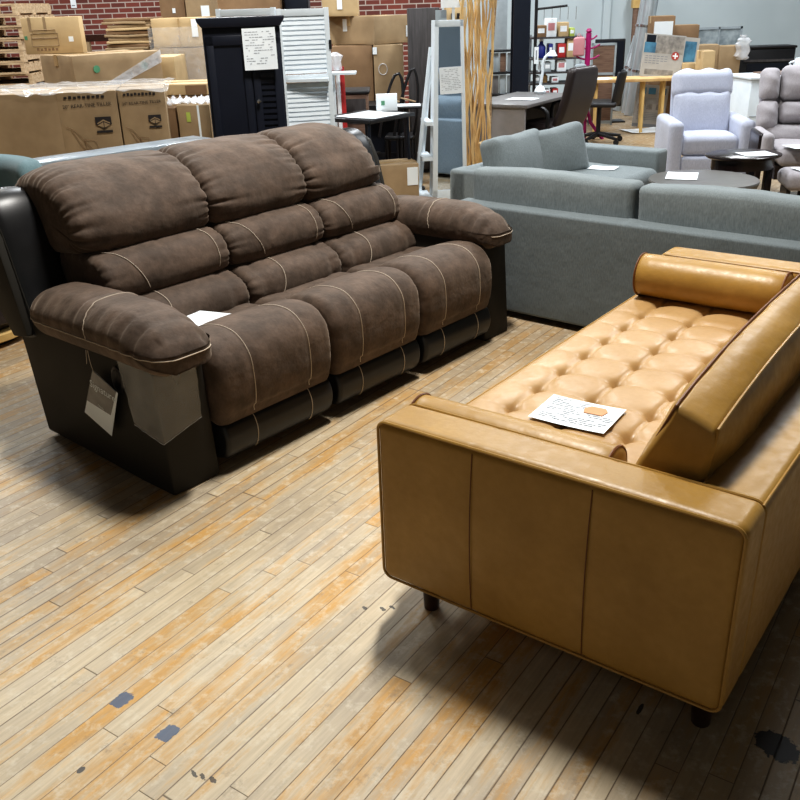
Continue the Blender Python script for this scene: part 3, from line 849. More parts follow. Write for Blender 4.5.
def front_box(name, label, px0, px1, ytop, Y, depth, z0, m='card', marks=None, rz=0, tape=True, **k):
    xm = (px0+px1)/2; a = at(px0, ytop, Y); b = at(px1, ytop, Y)
    return carton(name, label, (a.x+b.x)/2, Y+depth/2, z0, b.x-a.x, depth, at(xm, ytop, Y).z-z0, rz, m, tape, marks, **k)
# big tiller cartons
TY = 7.0
def tiller(px0, px1, ytop, label, Y, full=True):
    t = front_box('tiller_carton', label, px0+1, px1-1, ytop, Y, .60, 0, marks=None, rz=.20)
    a = at(px0, ytop, Y); b = at(px1, ytop, Y); w = b.x-a.x; h = a.z*.5+b.z*.5
    if full:
        y = -.312
        Mx = lambda fx, z: basis(Vector((-w/2+fx*w, y, z)), (1, 0, 0), (0, 0, 1))
        text('20" REAR-TINE TILLER', w*.082, 'printed_text', 'blackink', t, Mx(.10, h-.115) @ Matrix.Rotation(.03, 4, 'Z'))
        g = G()
        for q in range(9): g.box((-w/2+w*(.14+.075*q), y-.001, h-.045-.002*(q % 3)), (-w/2+w*(.19+.075*q), y+.001, h-.030+.004*(q % 2)))
        g.build('printed_text', 'blackink', t)
        # badge: dark shield, pale chevron, dark bar under it
        ex, ez = w*.22, h-.23
        s = w*.13
        pt = lambda yy: (lambda x_, p_, q_: (p_, yy+x_, q_))
        G().prism([(ex-s, ez+s*.75), (ex+s, ez+s*.75), (ex+s, ez-s*.2), (ex, ez-s*.75), (ex-s, ez-s*.2)], -.0015, 0, lambda a_, p_, q_: (p_, y+a_, q_)).build('printed_badge', 'blackink', t)
        G().prism([(ex-s*.8, ez-s*.15), (ex-s*.8, ez+.0), (ex, ez+s*.42), (ex+s*.8, ez), (ex+s*.8, ez-s*.15), (ex, ez+s*.22)], -.003, -.0016, lambda a_, p_, q_: (p_, y+a_, q_)).build('printed_chevron', 'card', t)
        G().prism([(ex-s*.8, ez-s*.3), (ex-s*.05, ez+s*.08), (ex-s*.05, ez-s*.6)], -.003, -.0016, lambda a_, p_, q_: (p_, y+a_, q_)).prism([(ex+s*.8, ez-s*.3), (ex+s*.05, ez+s*.08), (ex+s*.05, ez-s*.6)], -.003, -.0016, lambda a_, p_, q_: (p_, y+a_, q_)).build('printed_chevron', 'card', t)
        G().box((ex-s, y-.0015, ez-s*1.25), (ex+s, y, ez-s*.95)).build('printed_bar', 'blackink', t)
        # faint line drawing of the machine
        g = G(); o = Vector((-w*.12, y-.001, h-.40))
        def ln(*p): g.tube([o+Vector((a_*w, 0, b_*w)) for a_, b_ in p], .0022, 4)
        ln((-.28, .34), (-.14, .28), (.0, .08), (.10, -.05)); ln((-.2, .30), (-.08, .05), (.02, -.12)); ln((-.02, .12), (.16, .10), (.20, -.04), (.02, -.06), (-.02, .12))
        for cx0, r in ((.02, .12), (.2, .08)):
            ln(*[(cx0+r*math.cos(q/12*2*PI), -.16+r*math.sin(q/12*2*PI)) for q in range(13)])
        g.build('printed_drawing', 'cardd', t)
    return t
tiller(-38, 47, 95, 'large plain-sided tall carton at the left edge, left of the two printed tiller cartons', TY-.03, False)
tiller(47, 107, 92, 'tall printed tiller carton with black badge, the left of the two, torn at its top', TY+.07)
tiller(108, 156, 89, 'tall printed tiller carton with black badge, the right of the two', TY+.16)
# plastic film thrown over the tiller cartons
def sheet(name, label, x0, x1, y0, y1, z, amp, m='wrap', n=26, seed=0, drop=.0, rz=0, cat='plastic film', sag=None):
    t = root(name, label, cat, ((x0+x1)/2, (y0+y1)/2, z), rz)
    sx, sy = x1-x0, y1-y0; vs = []
    for i in range(n+1):
        for j in range(n+1):
            u, v = i/n, j/n
            zz = amp*(abs(wob(u*9+seed, v*5+u*7))+.3*abs(wob(u*23, v*17+seed)))-drop*max(0, .16-v)/.16*(1+.5*wob(u*11, seed))
            vs.append(((u-.5)*sx, (v-.5)*sy-.02*(v < .02), zz+.008))
    g = G().add(vs, [(i*(n+1)+j, (i+1)*(n+1)+j, (i+1)*(n+1)+j+1, i*(n+1)+j+1) for i in range(n) for j in range(n)])
    g.build('film', m, t, angle=50); return t
p0 = at(0, 92, TY); p1_ = at(157, 88, TY)
zt = max(p0.z, p1_.z)
sheet('stretch_wrap', 'crumpled clear stretch wrap lying over the tops of the tiller cartons', p0.x-.2, p1_.x+.02, TY-.0, TY+.72, zt-.012, .022, seed=1, drop=.03, m='clear', rz=.12)
# pallets stacked
def pallet(label, z, dx):
    t = root('wooden_pallet', label, 'pallet', (px_pal+dx, 10.6, z), .03*random.uniform(-1, 1), 'wooden pallets stacked by the brick wall')
    g = G()
    for k in range(7): g.box((-.6, -.5+k*.145, .095), (.6, -.5+k*.145+.10, .112))
    g.build('deck_board', 'palewood', t)
    for x in (-.6, -.02, .56): G().box((x, -.5, .018), (x+.04, .5, .095)).build('stringer', 'palewood', t)
    g = G()
    for k in range(3): g.box((-.6, -.5+k*.44, 0), (.6, -.5+k*.44+.10, .018))
    g.build('bottom_board', 'palewood', t)
px_pal = X(27, 50, 10.1)-.6
ztop = Zt(15, 3, 10.1); npal = 15; pitch = ztop/npal
ordn = ['topmost', 'second', 'third', 'fourth', 'fifth', 'sixth', 'seventh', 'eighth', 'ninth', 'tenth', 'eleventh']
for k in range(11):
    lab = 'raw wooden pallet, topmost of the stack by the brick wall' if k == 0 else 'raw wooden pallet, %s from the top of the stack by the brick wall' % ordn[k]
    pallet(lab, ztop-(k+1)*pitch, random.uniform(-.05, .03))
for k in range(4):
    t = root('wooden_pallet', 'raw wooden pallet hidden at the foot of the stack by the brick wall', 'pallet', (px_pal, 10.6, k*pitch), 0, 'wooden pallets hidden low in the stack')
    G().box((-.6, -.5, .095), (.6, .5, .112)).build('deck_board', 'palewood', t); G().box((-.6, -.5, 0), (.6, .5, .018)).build('bottom_board', 'palewood', t)
    for x in (-.6, -.02, .56): G().box((x, -.5, .018), (x+.04, .5, .095)).build('stringer', 'palewood', t)
# wrapped carton, corner towards us
Yb = 8.25
cz = Zt(72, 56, Yb); c0 = at(72, 60, Yb); zb = cz-.40
t = carton('wrapped_carton', 'wide carton under stretch wrap with a green mark, below the bench carton', c0.x+.09, Yb+.533, zb, .86, .66, .40, .75, 'card')
for (u, w_) in ((.25, .08), (-.22, .07)):
    G().lathe([(.001, 0), (w_*.45, 0), (w_*.45, .002), (.001, .002)], (0, 0, 0), 14).xf(Matrix.Translation((u, -.338, .28)) @ Matrix.Rotation(PI/2, 4, 'X')).build('printed_mark', 'green', t)
g = G()
for k in range(9):
    g.quad((-.40+.02*k, -.343, .02+.012*k), (-.38+.02*k, -.343, .0+.012*k), (.43, -.343, .30+.012*k), (.43, -.343, .33+.010*k))
g.build('stretch_film', 'wrap', t)
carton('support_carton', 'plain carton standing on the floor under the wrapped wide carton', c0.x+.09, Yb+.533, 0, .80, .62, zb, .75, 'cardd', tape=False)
# bench carton standing upright on it
Yc = 8.75
a = at(27, 57, Yc); b = at(84, 54, Yc); za = cz+.004; h_ = Zt(50, 17, Yc)-za
t = root('bench_carton', 'light flat carton with a printed bench drawing, upright before the brick wall', 'box', ((a.x+b.x)/2, Yc, za), 0)
sx = b.x-a.x
G().rbox((-sx/2, 0, 0), (sx/2, .12, h_), .005, 1, (2, 1, 2)).build('carton_body', 'cardl', t)
g = G(); y = -.003
def rect(x0, z0, x1, z1, r=.003):
    g.tube([(x0, y, z0), (x1, y, z0)], r, 4).tube([(x1, y, z0), (x1, y, z1)], r, 4).tube([(x1, y, z1), (x0, y, z1)], r, 4).tube([(x0, y, z1), (x0, y, z0)], r, 4)
rect(-sx*.36, h_*.22, sx*.10, h_*.42); rect(-sx*.36, h_*.44, sx*.10, h_*.56); rect(-sx*.33, h_*.56, sx*.07, h_*.66)
g.build('printed_drawing', 'card', t)
g = G()
for k in range(6): g.box((-sx*.30+sx*.065*k, -.002, h_*.09), (-sx*.26+sx*.065*k, 0, h_*(.17-.02*(k % 2))))
g.build('printed_text', 'cardd', t)
G().box((sx*.28, -.002, h_*.32), (sx*.36, 0, h_*.46)).build('shipping_label', 'paper', t)
for q in (-.38, -.12): G().box((sx*q, -.002, h_*.62), (sx*(q+.05), 0, h_)).build('strap_mark', 'card', t)
G().box((-sx*.48, -.002, h_*.40), (-sx*.43, 0, h_*.50)).build('printed_mark', 'green', t)
# wood frame behind it
t = root('wooden_rack', 'brown wooden trestle with a crossbar standing against the brick wall', 'rack', (X(92, 45, 12.2), 12.2, 0), 0)
G().box((-.35, 0, 1.28), (.35, .06, 1.36)).build('crossbar', 'darkwood', t)
for x in (-.12, .22): G().box((x, 0, 0), (x+.09, .06, 1.28)).build('post', 'card', t)
# paper notice on brick wall
t = root('wall_notice', 'small white notice fixed to the brick wall above the bench carton', 'sign', (X(73, 4, 15.98), 15.985, Zt(73, 8, 15.98)))
G().box((-.04, 0, 0), (.05, .012, .13)).build('sheet', 'paper', t); G().box((-.025, -.004, .03), (.03, 0, .045)).build('printed_text', 'ink', t)
# flattened cartons pile on a carton
Yf = 9.7
pf_ = X(108, 50, Yf); pr_ = X(152, 50, Yf); zf0 = Zt(125, 57, Yf); zf1 = Zt(125, 18, Yf); nf = 6
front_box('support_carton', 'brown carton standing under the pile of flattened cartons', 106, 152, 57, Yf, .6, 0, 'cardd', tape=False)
lb = ['bottom', 'second from bottom', 'third from bottom', 'third from top', 'second from top', 'topmost']
for k in range(nf):
    hh = (zf1-zf0)/nf
    t = root('flattened_carton', 'flattened folded carton, %s of the pile beside the tall wrapped cartons' % lb[k], 'box', ((pf_+pr_)/2+random.uniform(-.03, .03)-.02*(k == 5), Yf+.3, zf0+k*hh), .05*random.uniform(-1, 1), 'flattened cartons in the pile')
    w_ = pr_-pf_
    G().rbox((-w_/2, -.3, .004), (w_/2, .3, hh*.46), .004, 1, (2, 2, 1), lambda p, h: Vector((p[0], p[1], p[2]+.006*wob(p[0]*5, p[1]*4+k)))).build('folded_panel', 'card' if k % 2 else 'cardl', t)
    G().rbox((-w_/2+.02, -.29, hh*.50), (w_/2+.02, .3, hh*.97), .004, 1, (2, 2, 1)).build('folded_panel', 'cardd' if k % 2 else 'card', t)
# tall wrapped cartons
front_box('tall_carton', 'tall plastic wrapped carton left of the dark cabinet, lower of two', 152, 204, 48, 9.6, .8, 0, 'card', [('tape_line', .60, .02, .63, .98, 'tape')])
zl = Zt(178, 48, 9.6)
front_box('tall_carton', 'wrapped carton with a shipping label, upper of two left of the dark cabinet', 150, 204, 18, 9.6, .8, zl+.005, 'cardl', [('shipping_label', .75, .35, .86, .95, 'paper'), ('tape_line', .50, .02, .53, .98, 'tape')])
a = at(150, 48, 9.56); b = at(204, 20, 9.56)
t = root('stretch_wrap', 'clear stretch wrap round the tall cartons left of the dark cabinet', 'plastic film', (a.x, 9.575, .0)); W_ = b.x-a.x
vs = []; n = 18
for i in range(n+1):
    for j in range(n+1): vs.append((W_*i/n, -.012-.012*abs(wob(i*.6, j*.9)), 1.46*j/n))
G().add(vs, [(i*(n+1)+j, (i+1)*(n+1)+j, (i+1)*(n+1)+j+1, i*(n+1)+j+1) for i in range(n) for j in range(n)]).build('film', 'clear', t)
# printed carton in front
zq = .86
t = front_box('printed_carton', 'light carton printed with three lines of text, behind the wrapped wide carton', 133, 174, 57, 8.95, .5, zq, 'cardl', tape=False)
g = G()
sx = X(174, 57, 8.95)-X(133, 57, 8.95); h_ = Zt(150, 57, 8.95)-zq
for r in range(3):
    x = -sx*.42
    for k in range(4+r): g.box((x, -.253-.004, h_*(.62-.17*r)), (x+sx*.075, -.253+.002, h_*(.67-.17*r))); x += sx*.10
g.build('printed_text', 'cardd', t)
front_box('support_carton', 'carton standing on the floor under the printed light carton', 130, 178, 83, 8.93, .55, 0, 'card', tape=False).scale = (1, 1, zq/Zt(154, 83, 8.93))
# low boxes right
zn = Zt(180, 96, 8.0)
t = front_box('thin_carton', 'thin light carton lying flat above the loose plastic wrap left of the dark cabinet', 152, 207, 84, 8.0, .45, zn+.005, 'cardl', [('printed_panel', .60, .1, .98, .85, 'cardd')])
front_box('support_carton', 'carton standing on the floor under the thin flat carton', 150, 210, 97, 8.0, .5, 0, 'cardd', tape=False).scale = (1, 1, zn/Zt(180, 97, 8.0))
zr = Zt(184, 107, 7.55)
front_box('low_carton', 'dark sided carton standing beside a lighter one left of the dark cabinet', 158, 175, 108, 7.5, .4, 0, 'cardd', [('label', .2, .8, .5, .9, 'ink')])
front_box('low_carton', 'carton with a yellow sticker and a grey strap left of the dark cabinet', 176, 209, 105, 7.45, .4, 0, 'card', [('sticker', .28, .86, .40, .94, 'lime'), ('strap', .62, .01, .68, .995, 'paper')])
sheet('stretch_wrap', 'bunched white stretch wrap lying on the low cartons left of the dark cabinet', X(152, 100, 7.5), X(209, 100, 7.5), 7.46, 7.84, zr+.012, .05, seed=5, drop=.0)
# upper background cartons by the wall
t = front_box('high_carton', 'wide brown carton high at the back left, above the tall wrapped cartons', 157, 182, -14, 11.6, .8, 1.5, 'cardd', [('shipping_label', .5, .22, .62, .36, 'paper')])
front_box('high_carton', 'brown carton high at the back beside a white label, right of the other high carton', 183, 208, -14, 11.55, .8, 1.5, 'card', [('shipping_label', .62, .08, .95, .42, 'paper')])
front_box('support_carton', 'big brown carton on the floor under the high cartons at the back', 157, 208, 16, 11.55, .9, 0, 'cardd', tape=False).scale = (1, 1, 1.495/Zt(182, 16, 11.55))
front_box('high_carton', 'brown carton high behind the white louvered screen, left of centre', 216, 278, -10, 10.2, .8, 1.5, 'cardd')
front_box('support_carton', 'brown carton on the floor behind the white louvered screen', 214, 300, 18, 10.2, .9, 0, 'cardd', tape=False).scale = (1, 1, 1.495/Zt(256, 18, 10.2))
t = root('storage_bin', 'dark blue plastic bin on the carton behind the louvered screen', 'bin', (X(290, 4, 10.3)+.05, 10.6, 1.5))
G().rbox((-.13, -.15, 0), (.13, .15, .3), .02, 2, 1).build('bin_body', 'blackmetal', t); G().rbox((-.15, -.17, .3), (.15, .17, .33), .01, 1, 1).build('lid', 'black', t)
# big carton with corner to us + ones around
Yk = 9.75
cz0 = Zt(374, 45, Yk); cz1 = Zt(374, 16, Yk)
pc = at(374, 30, Yk)
t = carton('wide_carton', 'wide brown carton with a white label and its corner facing out, right of the screen', pc.x-.077, Yk+.459, cz0, .55, .75, cz1-cz0, .80, 'card', seed=3)
G().box((-.283, .02, .13), (-.272, .08, .25)).build('shipping_label', 'paper', t)
G().box((.20, -.383, .06), (.26, -.372, .17)).build('shipping_label', 'paper', t)
front_box('wrapped_carton', 'wrapped brown carton under the wide carton, left of the two', 331, 372, 43, Yk+.02, .85, 0, 'cardd').scale = (1, 1, (cz0-.004)/Zt(351, 43, Yk+.02))
t = front_box('wrapped_carton', 'wrapped tall carton with a round clear sticker under the wide carton, right of the two', 373, 403, 44, Yk, .85, 0, 'card', [('shipping_label', -.02, .93, .12, .985, 'paper')])
t.scale = (1, 1, (cz0-.004)/Zt(388, 44, Yk))
G().tube([(-.06+.045*math.cos(q/20*2*PI), -.428, 1.0+.055*math.sin(q/20*2*PI)) for q in range(20)], .005, 5, True).build('round_sticker', 'wrap', t)
t = front_box('top_carton', 'light carton standing on the wide carton, cut by the top of the picture', 321, 357, -12, Yk+.2, .45, cz1+.004, 'cardl', [('shipping_label', .42, .25, .56, .6, 'paper')])
# rolls beside screen
t = root('wrapped_roll', 'red and white roll in clear wrap standing right of the louvered screen', 'roll', (X(335, 80, 8.2), 8.2, 0))
for dx, mm in ((-.02, 'red'), (.035, 'paper'), (.07, 'red')): G().cyl((dx, 0, 0), (dx-.01, .05, 1.12), .022).build('roll', mm, t)
G().lathe([(.02, 0), (.06, .04), (.05, .1), (.07, .15), (.02, .18)], (.01, .03, 1.06), 10).build('gathered_wrap', 'wrap', t)
# shelf bit and drawers
t = root('low_cabinet', 'low brown cabinet with a black top behind the side table with papers', 'cabinet', (X(346, 95, 8.6), 8.75, 0))
G().rbox((-.2, -.2, 0), (.2, .2, .86), .01, 1, 1).build('cabinet_body', 'woodslat', t); G().rbox((-.22, -.22, .86), (.22, .22, .89), .01, 1, 1).build('top', 'black', t)
G().box((-.18, -.212, .60), (.18, -.2, .82)).build('drawer', 'slab', t)
t = root('wall_shelf', 'small white shelf board projecting right of the louvered screen', 'shelf', (X(338, 75, 7.9), 7.9, 0))
G().box((-.08, 0, Zt(340, 75, 7.9)), (.15, .2, Zt(340, 75, 7.9)+.018)).build('shelf_board', 'white', t); G().box((-.08, .19, 0), (-.04, .22, Zt(340, 75, 7.9))).build('upright', 'white', t)
# ------------------------------------------------------------------ dark cabinet
Yd = 5.75
a = at(200, 24, Yd); b = at(277, 18, Yd); zc = at(238, 17, Yd).z
t = root('linen_cabinet', 'tall dark navy cabinet with a white sheet taped to its louvered door', 'cabinet', ((a.x+b.x)/2+.01, Yd, 0), .16)
W_ = b.x-a.x
G().rbox((-W_/2, 0, 0), (W_/2, .34, zc-.05), .006, 1, 1).build('cabinet_body', 'navy', t)
G().prism([(-W_/2-.03, zc), (-W_/2-.026, zc-.02), (-W_/2, zc-.055), (W_/2, zc-.055), (W_/2+.026, zc-.02), (W_/2+.03, zc)], -.03, .36, lambda e, p, q: (p, e, q)).build('crown_molding', 'navy', t, bevel=.004)
def cdoor(x0, x1, louv):
    z0, z1 = .10, zc-.10
    d = G()
    d.box((x0, -.018, z0), (x0+.045, 0, z1)).box((x1-.045, -.018, z0), (x1, 0, z1)).box((x0, -.018, z1-.055), (x1, 0, z1)).box((x0, -.018, z0), (x1, 0, z0+.06))
    if louv:
        d.box((x0, -.018, .74), (x1, 0, .79))
    dd = d.build('door', 'navy', t, bevel=.003)
    if louv:
        g = G(); z = .80
        while z < z1-.07:
            g.box((x0+.045, -.012, z), (x1-.045, -.002, z+.022)); z += .035
        g.build('louver_slats', 'navy', dd)
        G().box((x0+.045, -.006, z0+.06), (x1-.045, -.001, .74)).build('panel', 'navy', dd)
        k = G().lathe([(.006, 0), (.006, .015), (.013, .022), (.012, .03), (.001, .034)], (0, 0, 0), 16)
        k.xf(Matrix.Translation((x0+.022, -.018, Zt(253, 101, Yd))) @ Matrix.Rotation(PI/2, 4, 'X')); k.build('knob', 'chrome', dd)
    else: G().box((x0+.045, -.006, z0+.06), (x1-.045, -.001, z1-.055)).build('panel', 'navy', dd)
cdoor(-W_/2+.015, W_*.08, False); cdoor(W_*.10, W_/2-.012, True)
pc = at(260, 49, Yd-.03)
Mx = basis(pc+Vector((0, 0, 0)), (1, 0, .02), (0, .12, 1))
paper('price_sheet', 'white printed sheet hanging on the door of the tall dark navy cabinet', Mx, .20, .235, .006, seed=11, ink='inkl')
# ------------------------------------------------------------------ silver table behind the sofa
A = atz(41, 163, .80); B_ = atz(213, 138, .80); rz = math.atan2(B_.y-A.y, B_.x-A.x); Ln = (B_-A).length
t = root('console_table', 'long narrow table with a silver grey top behind the brown sofa', 'table', (A.x, A.y, 0), rz)
G().rbox((.0, 0, .765), (Ln, .24, .80), .005, 1, 1).build('table_top', 'silver', t)
G().box((.04, .03, .70), (Ln-.04, .21, .764)).build('apron', 'blackmetal', t)
for x in (.04, Ln-.10):
    for y in (.02, .17): G().box((x, y, 0), (x+.05, y+.05, .70)).build('leg', 'blackmetal', t)
# ------------------------------------------------------------------ white louvered screen
Ys = 6.65
zmid = Zt(300, 82, 6.65)
def panel(x0, z1, w, y0, y1, t):
    d = G(); fwid = .035
    L_ = math.hypot(w, y1-y0); ang = math.atan2(y1-y0, w)
    d.box((0, 0, 0), (fwid, .022, z1)).box((L_-fwid, 0, 0), (L_, .022, z1))
    for z in (0.03, zmid, z1-.05): d.box((fwid, 0, z), (L_-fwid, .022, z+.045))
    Mx = Matrix.Translation((x0, y0, 0)) @ Matrix.Rotation(ang, 4, 'Z')
    p = d.xf(Mx).build('screen_panel', 'white', t, bevel=.002)
    g = G(); z = .085
    while z < z1-.06:
        if not (zmid-.03 < z < zmid+.045):
            g.add([(fwid, .004, z), (L_-fwid, .004, z), (L_-fwid, .018, z+.034), (fwid, .018, z+.034), (fwid, .010, z-.001), (L_-fwid, .010, z-.001), (L_-fwid, .022, z+.032), (fwid, .022, z+.032)], [(0, 1, 2, 3), (4, 5, 6, 7), (0, 1, 5, 4), (2, 3, 7, 6)])
        z += .032
    g.xf(Mx).build('louver_slats', 'white', p)
t = root('folding_screen', 'white louvered folding screen standing behind the dark cabinet', 'screen', (X(279, 60, Ys), Ys, 0))
wr = X(330, 60, Ys)-X(279, 60, Ys); zs_ = Zt(300, 8, Ys)
panel(.004, zs_, wr, 0, .10, t); panel(-.44, zs_+.01, .435, .16, .02, t)
for z in (zs_*.33, zs_*.83):
    G().box((-.012, -.008, z), (.014, .0, z+.06)).build('hinge', 'black', t); G().box((wr-.006, .085, z), (wr+.012, .10, z+.06)).build('hinge', 'black', t)
G().box((.05, -.03, zmid), (wr-.02, .09, zmid+.02)).build('tilt_bar', 'white', t)
# ------------------------------------------------------------------ side table with papers
tz = .76
q = [atz(x, y, tz) for x, y in ((328, 118), (371, 120.5), (411, 112), (366, 108))]
t = root('side_table', 'small black metal table covered with white papers behind the brown sofa', 'table', (q[1].x, q[1].y, 0), math.atan2(q[1].y-q[0].y, q[1].x-q[0].x))
Lx = (q[1]-q[0]).length; Ly = .62
G().rbox((-Lx-.1, 0, tz-.03), (0, Ly, tz), .005, 1, 1).build('table_top', 'black', t)
for x in (-Lx-.05, -.05):
    for y in (.03, Ly-.05): G().cyl((x, y, tz-.03), (x+.02, y-.0, 0), .014).build('leg', 'blackmetal', t)
G().box((-Lx-.05, .25, .40), (-.35, Ly-.05, .415)).build('lower_shelf', 'black', t)
Mt = Matrix.Translation(t.location) @ Matrix.Rotation(t.rotation_euler.z, 4, 'Z')
paper('price_sheet', 'large white papers spread over the black side table', Mt @ Matrix.Translation((-.22, .30, tz+.002)), .42, .45, .003, seed=13)
t2 = root('desk_calendar', 'white standing card holder with a small picture on the black side table', 'card holder', Mt @ Vector((-.26, .57, tz+.003)), .1)
G().prism([(0, 0), (.07, 0), (.05, .14), (.02, .14)], -.09, .09, lambda e, p_, q_: (e, p_, q_)).build('card_stand', 'paper', t2, bevel=.003)
G().box((-.05, -.001, .05), (-.02, .02, .085)).build('printed_picture', 'green', t2)
t = root('tray', 'dark round edged tray holding a white paper right of the side table', 'tray', (X(404, 105, 8.35)+.02, 8.42, 0), 0)
zz = Zt(404, 106, 8.35)
G().rbox((-.17, -.14, zz-.02), (.17, .14, zz), .01, 2, 1).build('tray_top', 'black', t); G().cyl((0, 0, 0), (0, 0, zz-.02), .025).build('pedestal', 'black', t); G().lathe([(.16, 0), (.16, .02), (.03, .03)], (0, 0, 0)).build('base', 'black', t)
G().box((-.13, -.11, zz+.001), (.13, .1, zz+.003)).build('paper_liner', 'paper', t)
for k, (px_, hz) in enumerate(((392, 1.02), (407, 1.06))):
    t = root('bentwood_chair', 'black bentwood chair with a curved arm loop, %s of two behind the side table' % ('left' if k == 0 else 'right'), 'chair', (X(px_, 100, 8.75), 8.82+.0*k, 0), -.1)
    G().tube(spline([(-.12, -.12, .45), (-.08, -.1, .66), (.0, -.08, .92), (.07, -.08, hz), (.11, -.06, .92), (.10, -.06, .66), (.06, -.05, .45)], 26, False), .014, 7).build('back_loop', 'black', t)
    G().rbox((-.07, -.16, .42), (.07, .16, .46), .02, 2, 1).build('seat', 'black', t)
    for x in (-.05, .05):
        for y in (-.13, .13): G().cyl((x, y, .42), (x*1.1, y*1.1, 0), .014).build('leg', 'black', t)
    G().tube([(-.05, -.1, .80), (.09, -.08, .76)], .008, 6).build('crossrail', 'palewood', t)
t = root('storage_bin', 'blue plastic tub standing on the floor under the side table', 'bin', (X(352, 130, 8.2), 8.2, 0)); G().lathe([(.15, 0), (.19, .34), (.20, .36), (.18, .36), (.14, .02)], (0, 0, 0)).build('tub', 'bluebin', t); G().tube([(-.19, 0, .30), (-.21, 0, .26), (-.19, 0, .22)], .008, 5).build('handle', 'bluebin', t)
# small carton right behind sofa
a = atz(388, 168, .36); b = atz(411, 166, .36)
t = carton('small_carton', 'small brown carton with a printed white label on the floor behind the brown sofa', (a.x+b.x)/2-.03, 7.75, 0, .34, .30, .37, .18, 'card', marks=[('shipping_label', .70, .52, .97, .92, 'paper')])
# grey slab door
Yg = 9.3
a = at(409, 60, Yg); b = at(436, 60, Yg)
t = root('wardrobe', 'tall dark grey oak wardrobe side standing left of the white mirror cabinet', 'wardrobe', ((a.x+b.x)/2+.02, Yg, 0), 0)
w_ = b.x-a.x+.04
G().rbox((-w_/2, 0, .04), (w_/2, .5, Zt(422, 8, Yg)), .006, 1, 1).build('side_panel', 'slab', t); G().box((-w_/2+.01, .02, 0), (w_/2-.01, .48, .04)).build('plinth', 'black', t)
# dark furniture behind side tables
t = root('dark_desk', 'dark desk with crossed lower rail in shadow between the side table and the wardrobe', 'desk', (X(400, 120, 9.2)-.12, 9.1, 0), 0)
G().box((-.35, 0, .66), (.18, .5, .70)).build('table_top', 'black', t); G().box((-.33, .44, .1), (.17, .47, .66)).build('back_panel', 'blackmetal', t)
for x in (-.33, .12): G().box((x, .02, 0), (x+.04, .06, .66)).build('leg', 'black', t); 
G().box((-.3, .03, .2), (.14, .05, .24)).build('rail', 'black', t)
# ------------------------------------------------------------------ white mirror cabinet
bl = atz(424, 196, 0); Ym = 7.75
t = root('mirror_cabinet', 'white free standing mirror cabinet with open side shelves and a paper sheet', 'mirror', (X(452, 190, Ym)-.02, Ym, 0), .10)
zt_ = Zt(450, 20, Ym)
# door frame tapers: wide foot, narrower top
w0, w1 = .155, .118
def fr(x, z): return x*(w0+(w1-w0)*z/zt_)
d = G()
d.prism([(-w0, 0), (-w0+.045, 0), (-w1+.035, zt_), (-w1, zt_)], -.02, .02, lambda e, p_, q_: (p_, e, q_))
d.prism([(w0, 0), (w0-.035, 0), (w1-.028, zt_), (w1, zt_)], -.02, .02, lambda e, p_, q_: (p_, e, q_))
d.prism([(-w1, zt_), (w1, zt_), (w1*1.01, zt_-.05), (-w1*1.01, zt_-.05)], -.02, .02, lambda e, p_, q_: (p_, e, q_))
d.prism([(-w0, 0), (w0, 0), (w0*.99, .12), (-w0*.99, .12)], -.02, .02, lambda e, p_, q_: (p_, e, q_))
dr = d.build('door', 'white', t, bevel=.002)
G().prism([(-w0+.04, .11), (w0-.03, .11), (w1-.025, zt_-.04), (-w1+.03, zt_-.04)], -.008, .01, lambda e, p_, q_: (p_, e, q_)).build('mirror_glass', 'mirror', dr)
G().prism([(-w1-.0, zt_), (-w1, zt_-.0), (-w0, 0), (-w0+.02, 0), (-w1+.02, zt_)], .021, .16, lambda e, p_, q_: (p_, e, q_)).build('side_wall', 'white', t)
G().prism([(-w1, zt_-.01), (w1, zt_-.01), (w0, .0), (-w0, .0)], .15, .16, lambda e, p_, q_: (p_, e, q_)).build('back_panel', 'white', t)
lg = G(); lg.prism([(-.30, .02), (-.27, .02), (-w1-.0, zt_*.86), (-w1-.02, zt_*.86)], .16, .20, lambda e, p_, q_: (p_, e, q_)).build('rear_leg', 'white', t)
G().prism([(-.24, .02), (-.21, .02), (-w1+.03, zt_*.80), (-w1+.01, zt_*.80)], .30, .33, lambda e, p_, q_: (p_, e, q_)).build('rear_leg', 'white', t)
for z in (.03, .37, .66):
    hw = -.28+(.10*z/.8)
    G().box((hw, .0, z), (-w0+.03*z, .34, z+.03)).build('side_shelf', 'white', t)
G().box((-.31, -.02, 0), (.16, .36, .03)).build('base', 'white', t)
Mm = Matrix.Translation(t.location) @ Matrix.Rotation(.10, 4, 'Z')
zp = Zt(457, 80, Ym)
paper('price_sheet', 'white sheet stuck across the mirror of the white mirror cabinet', Mm @ basis((.012, -.024, zp), (1, 0, .03), (0, 0, 1)), .19, .21, .002, seed=17, ink='inkl')
# signs and carton above the mirror
t = front_box('tall_light_carton', 'tall light carton with black arrow marks behind the white mirror cabinet', 446, 466, 5, 9.1, .3, 0, 'cardl', [('printed_arrow', .25, .925, .40, .955, 'blackink'), ('printed_arrow', .55, .925, .70, .955, 'blackink')])
t = root('foam_board', 'grey board leaning beside the top of the wardrobe', 'board', (X(441, 16, 8.7), 8.7, 0)); G().box((-.05, 0, 0), (.05, .02, Zt(441, 10, 8.7))).build('board', 'greypanel', t)
a = at(441, 8, 8.55); b = at(466, 7, 8.55)
t = root('hanging_sign', 'white sign board on a post at the top edge behind the mirror cabinet', 'sign', ((a.x+b.x)/2, 8.56, 0)); G().box((-(b.x-a.x)/2, 0, a.z), ((b.x-a.x)/2, .01, a.z+.25)).build('sign_board', 'paper', t); G().box((-.012, .011, 0), (.012, .03, a.z+.2)).build('post', 'white', t)
